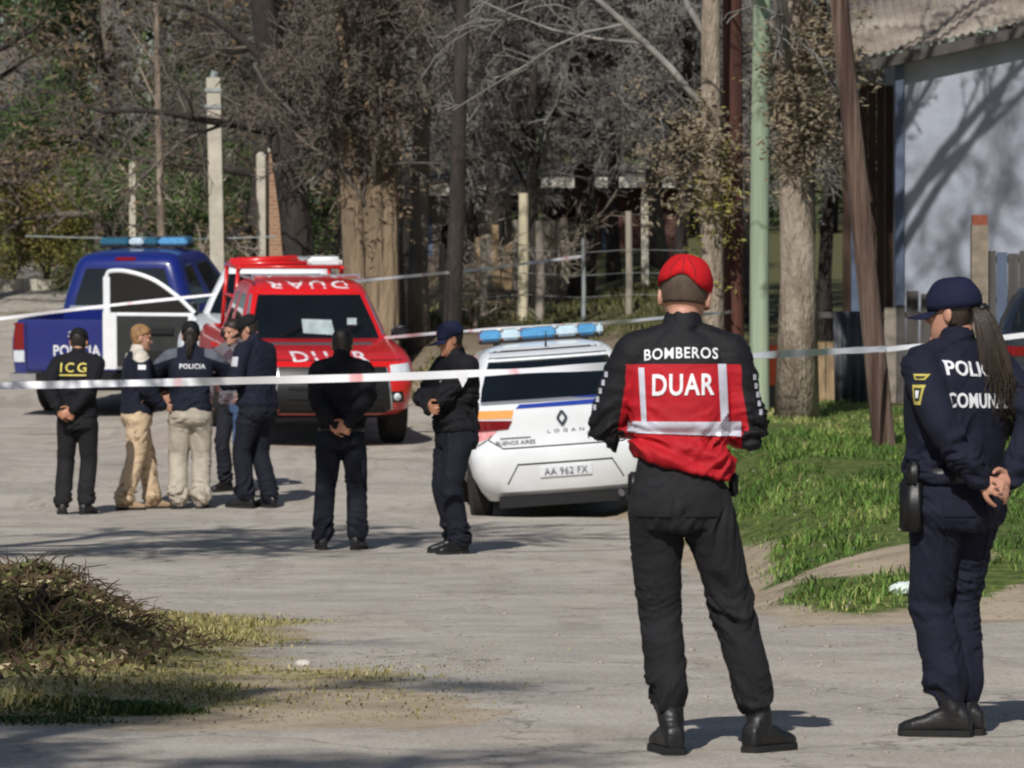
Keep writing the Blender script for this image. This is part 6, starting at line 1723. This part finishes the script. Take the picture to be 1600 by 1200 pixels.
for sx, x0, x1, zt in ((-1, -.160, -.139, 1.372), (1, .122, .152, 1.385)):
    put_quad('reflective_strip', rt, M['reflective'], b, [(x0 * k + .012, -.5, 1.17 * k), (x1 * k + .010, -.5, 1.165 * k), (x1 * k, -.5, zt * k), (x0 * k, -.5, zt * k)], (0, 1, 0), 4, 20, .006, .008)
put_quad('reflective_band', rt, M['reflective'], b, [(-.20 * k, -.5, 1.142 * k), (.205 * k, -.5, 1.128 * k), (.205 * k, -.5, 1.180 * k), (-.20 * k, -.5, 1.182 * k)], (0, 1, 0), 40, 8, .008, .010)
for sd, sx in (('L', -1), ('R', 1)):
    s0, e0 = duar['J'][sd]['sh'] * k, duar['J'][sd]['el'] * k
    for i in range(5):
        q = s0.lerp(e0, .30 + .11 * i) + Vector((sx * .066, -.5, 0))
        put_quad('piping', rt, M['reflective'], b, [q + Vector((-.006, 0, -.011)), q + Vector((.006, 0, -.011)), q + Vector((.006, 0, .009)), q + Vector((-.006, 0, .009))], (0, 1, 0), 2, 2, .004, .004)
pouch(duar, 'radio', (-.178, .03, .95), (.04, .035, .10), M['black_plastic'])
def seams(pr, back=True, pockets=True):
    tb = bvh_of(pr['trousers'].data); k = pr['k']; r_ = pr['root']; J = pr['J']
    for sd, sx in (('L', -1), ('R', 1)):
        j = J[sd]
        if pockets:
            cx = j['hip'].x * .95
            put_quad('pocket', r_, pr['trousers'].data.materials[0], tb, [Vector((cx - .062, -.6, .845)) * k, Vector((cx + .058, -.6, .845)) * k, Vector((cx + .062, -.6, .915)) * k, Vector((cx - .066, -.6, .915)) * k], (0, 1, 0), 6, 5, .006, .008)
        a = [j['hip'] + Vector((sx * .02, -.6, -.12)), j['knee'] + Vector((0, -.6, 0)), j['ank'] + Vector((0, -.6, .14))]
        for p, q in zip(a[:-1], a[1:]):
            strip('leg_seam', r_, tb, p * k, q * k, (0, 1, 0), .006, pr['trousers'].data.materials[0], .003, 12)
seams(duar)
pouch(duar, 'pouch', (.178, .02, .955), (.035, .06, .085), M['black_plastic'])
# a phone held in front of the chest
ph = MB(); ph.box((0, 0, 0), (.072, .009, .15)); o = ph.build('phone', M['black_plastic'])
jw = duar['J']; mid = (jw['L']['wr'] + jw['R']['wr']) / 2 * k
lp = Vector(duar['root'].location)
o.location = lp + Vector((mid.x, mid.y + .095, mid.z + .06)); o.rotation_euler = (R(-35), 0, R(6))
tag(o, 'dark phone held up in the hands of the firefighter with the red cap', 'phone')

# --- the policewoman on the right
Yw = 21.0
def woman_zone(v, J): return np.full(len(v), -1.0)
woman = person('policewoman in navy uniform with a long ponytail and cap, hands clasped behind her back', foot(1499, Yw), R(33), 1.705,
    dict(feet={'L': (-.050, -.01, 44), 'R': (.048, .035, 42)}, neck=(0, .015), sw=.185, head=(30, -4), hs=1.0, pelvis=(0, .02), belly=.02, bulk=1.12, tw=1.0,
         L=((-1, -.6, 0), (-.075, -.222, .985)), R=((1, -.6, 0), (.085, -.215, 1.0)),
         hands={'R': dict(d=(-.85, -.18, -.42), n=(0, -1, .15), curl=.55, thumb=.3, k=.94), 'L': dict(d=(.80, -.42, -.34), n=(.25, .85, -.3), curl=.62, thumb=.6, k=.94)}),
    dict(jacket=M['navy_jacket'], trousers=M['navy_trousers'], hair=M['hair_brown'], hairline=.06, cap=dict(mat=M['navy_cap'], arch=0, edge=.118, pitch=-2, h=.118, puff=.07, button=False),
         hem=.97, collar=1.535, legw=1.03, cuff=.060, cuffup=.08, fold=1.0, legfold=1.25, sleeve=1.05, skin=M['skin'], bodyvox=.0052), vox=.0075)
seams(woman)
b = bvh_of(woman['jacket'].data); rt, k = woman['root'], woman['k']
put_text('lettering', 'POLICIA', rt, M['print_white'], b, (.0, -.5, 1.405 * k), (1, 0, -.05), (.0, 0, 1), (0, 1, 0), .265, .056, .005, 1.05, .016, .02)
put_text('lettering', 'COMUNAL', rt, M['print_white'], b, (.0, -.5, 1.285 * k), (1, 0, -.02), (.0, 0, 1), (0, 1, 0), .285, .056, .005, 1.05, .016, .02)
s0, e0 = woman['J']['L']['sh'] * k, woman['J']['L']['el'] * k
c = s0.lerp(e0, .42); dv = Vector((1, .45, 0)).normalized(); rg = Vector((.45, -1, 0)).normalized() * -1
pts = []
M['patch_gold'] = pmat('yellow embroidered patch', srgb(186, 172, 84), .8, .2, 60, .3, 300)
M['patch_dark'] = pmat('dark embroidered patch', srgb(40, 44, 34), .8, .2, 60, .3, 300)
def patch(cz, w, h, m_, off, dark=None, name='badge'):
    q = c + Vector((0, 0, cz)) - dv * .5; h2 = h / 2; w2 = w / 2
    put_quad(name, rt, m_, b, [q - rg * w2 * .7 + Vector((0, 0, -h2)), q + rg * w2 * .7 + Vector((0, 0, -h2)), q + rg * w2 + Vector((0, 0, h2)), q - rg * w2 + Vector((0, 0, h2))], dv, 6, 6, off, .004)
patch(-.02, .056, .074, M['patch_gold'], .004); patch(-.018, .036, .048, M['patch_dark'], .006); patch(-.018, .018, .028, M['print_white'], .008)
patch(.046, .062, .022, M['patch_gold'], .004); patch(.045, .042, .009, M['patch_dark'], .006)
belt(woman, 1.0, M['black_leather'], rx=.172, ry=.138, h=.055, bk=1.10)
pouch(woman, 'holster', (-.215, .02, .885), (.05, .10, .20), M['black_plastic'], .1)
pouch(woman, 'pistol_grip', (-.225, -.005, 1.005), (.035, .05, .09), M['black_leather'], .2)
pouch(woman, 'pouch', (.205, .0, .96), (.045, .09, .10), M['black_plastic'])
# ponytail: many strands falling from the back of the cap
mb = MB(); Hm = woman['Hm']; rs = np.random.RandomState(4)
root_p = Hm @ Vector((.0, -.088, .125))
for i in range(260):
    a, r0 = rs.uniform(0, 2 * PI), rs.uniform(0, 1) ** .5
    ox, oy = math.cos(a) * r0, math.sin(a) * r0
    tail = rs.uniform(.30, .46); sway = rs.normal(0, .02)
    pts = []
    for t, (bx, by, bz), w in ((0, (0, .012, .0), .022), (.15, (.004, -.034, -.02), .036), (.35, (.022, -.058, -.10), .054), (.65, (.050, -.072, -.24), .068), (1, (.085 + sway * 2, -.074, -tail), .050)):
        tt = t
        pts.append(root_p + Vector((bx + ox * w, by + oy * w * .7, bz)))
    p_ = catmull(pts, 3); n_ = len(p_)
    mb.tube(p_, [.0042 * (1 - .75 * (j / (n_ - 1)) ** 2) for j in range(n_)], 4)
woman['fin']('ponytail', mb.mesh(), (M['hair_brown'],))
mb = MB(); mb.tube([root_p + Vector((.01, -.03, -.008)), root_p + Vector((.014, -.045, -.02))], [.026, .026], 12); woman['fin']('hair_tie', mb.mesh(), (M['black_plastic'],))

# --- the group farther down the road
Ya = 43.8
arms = person('officer in a dark jacket and navy cap with arms folded beside the white police car', foot(712, Ya), R(116), 1.80,
    dict(feet={'L': (-.11, .03, 14), 'R': (.10, -.03, -16)}, neck=(0, .0), head=(-14, -14), sw=.205, bulk=1.14,
         L=((-1, .0, -.3), (.10, .235, 1.16)), R=((1, .0, -.3), (-.06, .255, 1.12)),
         hands={'L': dict(d=(.9, .05, -.05), n=(0, -1, 0), curl=.5), 'R': dict(d=(-.8, .15, -.2), n=(0, -1, .2), curl=.55)}),
    dict(jacket=M['dark_jacket'], trousers=M['navy_dark_trousers'], hair=M['hair_dark'], cap=dict(mat=M['navy_cap'], pitch=-4, h=.11), hem=.93, sleeve=1.25, legw=1.10, skin=M['skin_tan'], fold=1.5, legfold=1.3), vox=.010)
b = bvh_of(arms['jacket'].data); k = arms['k']
put_quad('badge', arms['root'], M['print_grey'], b, [(-.12, .6, 1.32), (-.045, .6, 1.32), (-.045, .6, 1.35), (-.12, .6, 1.35)], (0, -1, 0), 4, 2, .005, .004)
belt(arms, .945, M['black_leather'], rx=.176, ry=.135, bk=1.06)

Yb = 44.6
backm = person('bare-headed officer in black standing with his back turned in front of the red truck', foot(533, Yb), R(-3), 1.755,
    dict(feet={'L': (-.15, 0, 10), 'R': (.125, 0, -12)}, neck=(0, .055), head=(0, -26), sw=.19,
         L=((-1, -.5, 0), (-.05, -.195, .985)), R=((1, -.5, 0), (.07, -.19, 1.0)),
         hands={'L': dict(d=(.85, -.2, -.25), n=(0, 1, 0), curl=.5), 'R': dict(d=(-.8, -.25, -.35), n=(0, -1, 0), curl=.4)}),
    dict(jacket=M['dark_jacket'], trousers=M['navy_dark_trousers'], hair=M['hair_dark'], hairline=.05, hem=.95, legw=1.05, sleeve=1.08, skin=M['skin_tan'], legfold=1.3), vox=.010)
pouch(backm, 'trouser_pocket', (.185, -.01, .62), (.035, .13, .17), M['navy_dark_trousers'])
belt(backm, .955, M['black_leather'])

Yi = 52.3
icg = person('man in black with yellow lettering across his shoulders, nearest the left edge', foot(121, Yi), R(-8), 1.73,
    dict(feet={'L': (-.145, 0, 14), 'R': (.075, 0, -14)}, neck=(.0, .03), head=(0, -10), sw=.19, bulk=1.04,
         L=((-1, -.6, 0), (-.13, -.185, .97)), R=((1, -.6, 0), (-.0, -.195, .985)),
         hands={'L': dict(d=(.8, -.2, -.3), n=(0, 1, 0), curl=.5), 'R': dict(d=(-.8, -.25, -.35), n=(0, -1, 0), curl=.4)}),
    dict(jacket=M['dark_jacket'], trousers=M['black_trousers'], hair=M['hair_dark'], cap=dict(mat=M['black_cap'], arch=.03, h=.1), hem=.90, legw=1.04, sleeve=1.1, skin=M['skin_tan']), vox=.011)
b = bvh_of(icg['jacket'].data)
put_text('lettering', 'ICG', icg['root'], M['print_yellow'], b, (-.02, -.5, 1.365), (1, 0, 0), (0, 0, 1), (0, 1, 0), .25, .088, .005, 1.35, .01, .03)
put_quad('lettering_line', icg['root'], M['print_yellow'], b, [(-.15, -.5, 1.288), (.11, -.5, 1.288), (.11, -.5, 1.300), (-.15, -.5, 1.300)], (0, 1, 0), 10, 1, .005, .004)

Yl = 53.4
def collar_zone(v, J): return np.where(v[:, 1] < .2, v[:, 2] - 1.512 + .5 * np.clip(np.abs(v[:, 0]) - .05, 0, 1) - .25 * np.clip(v[:, 1], -.05, .1), -1)
blond = person('fair-haired man in a navy jacket with cream collar and beige camouflage trousers', foot(214, Yl), R(-74), 1.755,
    dict(feet={'L': (-.10, .17, 6), 'R': (.10, -.14, -8)}, neck=(0, .01), head=(-6, -8), sw=.195, bulk=1.08, belly=.02,
         L=((-.6, -1, 0), (-.20, .24, 1.04)), R=((.6, -1, 0), (.20, .20, .98)),
         hands={'L': dict(d=(.3, .9, .1), n=(.9, -.2, 0), curl=.6), 'R': dict(d=(-.2, .9, -.2), n=(-.9, 0, 0), curl=.5)}),
    dict(jacket=M['patrol_jacket'], trousers=M['camo'], hair=M['hair_blond'], hairline=.06, hem=.90, legw=1.16, cuff=.085, sleeve=1.12, skin=M['skin'], zone=collar_zone, boots=pmat('tan boots', srgb(150, 126, 100), .8, .3, 10, .2), legfold=1.5), vox=.011)
b = bvh_of(blond['jacket'].data)
put_quad('badge', blond['root'], M['print_white'], b, [(.6, .02, 1.33), (.6, -.05, 1.33), (.6, -.05, 1.375), (.6, .02, 1.375)], (-1, 0, 0), 3, 2, .005, .004)

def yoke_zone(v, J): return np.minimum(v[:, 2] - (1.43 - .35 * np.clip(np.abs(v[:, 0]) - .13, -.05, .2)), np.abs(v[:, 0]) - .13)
yoke = person('person in a navy jacket with pale shoulders and white back print, grey trousers', foot(298, Yl), R(4), 1.765,
    dict(feet={'L': (-.12, 0, 12), 'R': (.095, .02, -14)}, neck=(0, .03), head=(-4, -8), sw=.20, bulk=1.1,
         L=((-1, -.1, -.2), (-.12, .24, 1.22)), R=((1, -.1, -.2), (.14, .24, 1.20)),
         hands={'L': dict(d=(.3, .3, .8), n=(.8, 0, -.2), curl=.5), 'R': dict(d=(-.3, .3, .8), n=(-.8, 0, -.2), curl=.5)}),
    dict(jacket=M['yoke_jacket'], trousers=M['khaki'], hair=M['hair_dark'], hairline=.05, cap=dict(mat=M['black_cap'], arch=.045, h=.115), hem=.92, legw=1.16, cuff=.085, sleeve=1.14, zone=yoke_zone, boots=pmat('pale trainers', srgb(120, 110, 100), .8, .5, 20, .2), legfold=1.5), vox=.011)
b = bvh_of(yoke['jacket'].data)
put_text('lettering', 'POLICIA', yoke['root'], M['print_white'], b, (.015, -.5, 1.352), (1, 0, 0), (0, 0, 1), (0, 1, 0), .245, .046, .005, 1.05, .02, .03)
mb = MB(); Hm = yoke['Hm']
for i in range(26):
    a = i * 2.4; r0 = .018 * math.sqrt(i / 26)
    mb.tube(catmull([Hm @ Vector((r0 * math.cos(a), -.095 + r0 * math.sin(a), .13)), Hm @ Vector((r0 * math.cos(a) * 1.4, -.125 + r0 * math.sin(a), .08)), Hm @ Vector((r0 * math.cos(a) * 1.6, -.125 + r0 * math.sin(a), -.02 - .05 * (i % 3)))], 3), .006, 4)
yoke['fin']('ponytail', mb.mesh(), (M['hair_dark'],))

Yo = 53.6
offc = person('tall officer in navy with a shoulder badge looking down, beside the red truck', foot(402, Yo), R(58), 1.845,
    dict(feet={'L': (-.10, .06, 8), 'R': (.10, -.06, -10)}, neck=(0, .03), head=(20, -24), sw=.205, bulk=1.12,
         L=((-.7, -1, 0), (-.14, .26, 1.10)), R=((.7, -1, 0), (.12, .26, 1.12)),
         hands={'L': dict(d=(.6, .7, .1), n=(.6, -.4, .5), curl=.6), 'R': dict(d=(-.6, .7, .1), n=(-.6, -.4, .5), curl=.6)}),
    dict(jacket=M['navy_jacket'], trousers=M['navy_dark_trousers'], hair=M['hair_dark'], hairline=.06, cap=dict(mat=M['black_cap'], h=.10, pitch=-6), hem=.92, legw=1.10, sleeve=1.1, skin=M['skin'], legfold=1.3), vox=.011)
b = bvh_of(offc['jacket'].data); k = offc['k']; cz = (offc['J']['L']['sh'] * k).lerp(offc['J']['L']['el'] * k, .35)
put_quad('badge', offc['root'], M['print_grey'], b, [cz + Vector((-.6, -.03, -.05)), cz + Vector((-.6, .04, -.05)), cz + Vector((-.6, .04, .04)), cz + Vector((-.6, -.03, .04))], (1, 0, 0), 3, 3, .005, .004)
def jean_zone(v, J): return v[:, 0]
hidn = person('person in a grey patterned top and jeans half hidden behind the tall officer', foot(369, 55.4), R(150), 1.70,
    dict(feet={'L': (-.10, .02, 10), 'R': (.13, 0, -12)}, head=(-20, -14), L=((-1, -.6, 0), (-.22, .16, 1.0)), R=((1, -.6, 0), (.24, .12, .96))),
    dict(jacket=M['grey_shirt'], trousers=M['jeans'], hair=M['hair_dark'], hem=.88, skin=M['skin'], tzone=jean_zone, zone=lambda v, J: noise(v * 9) - .08), vox=.012)
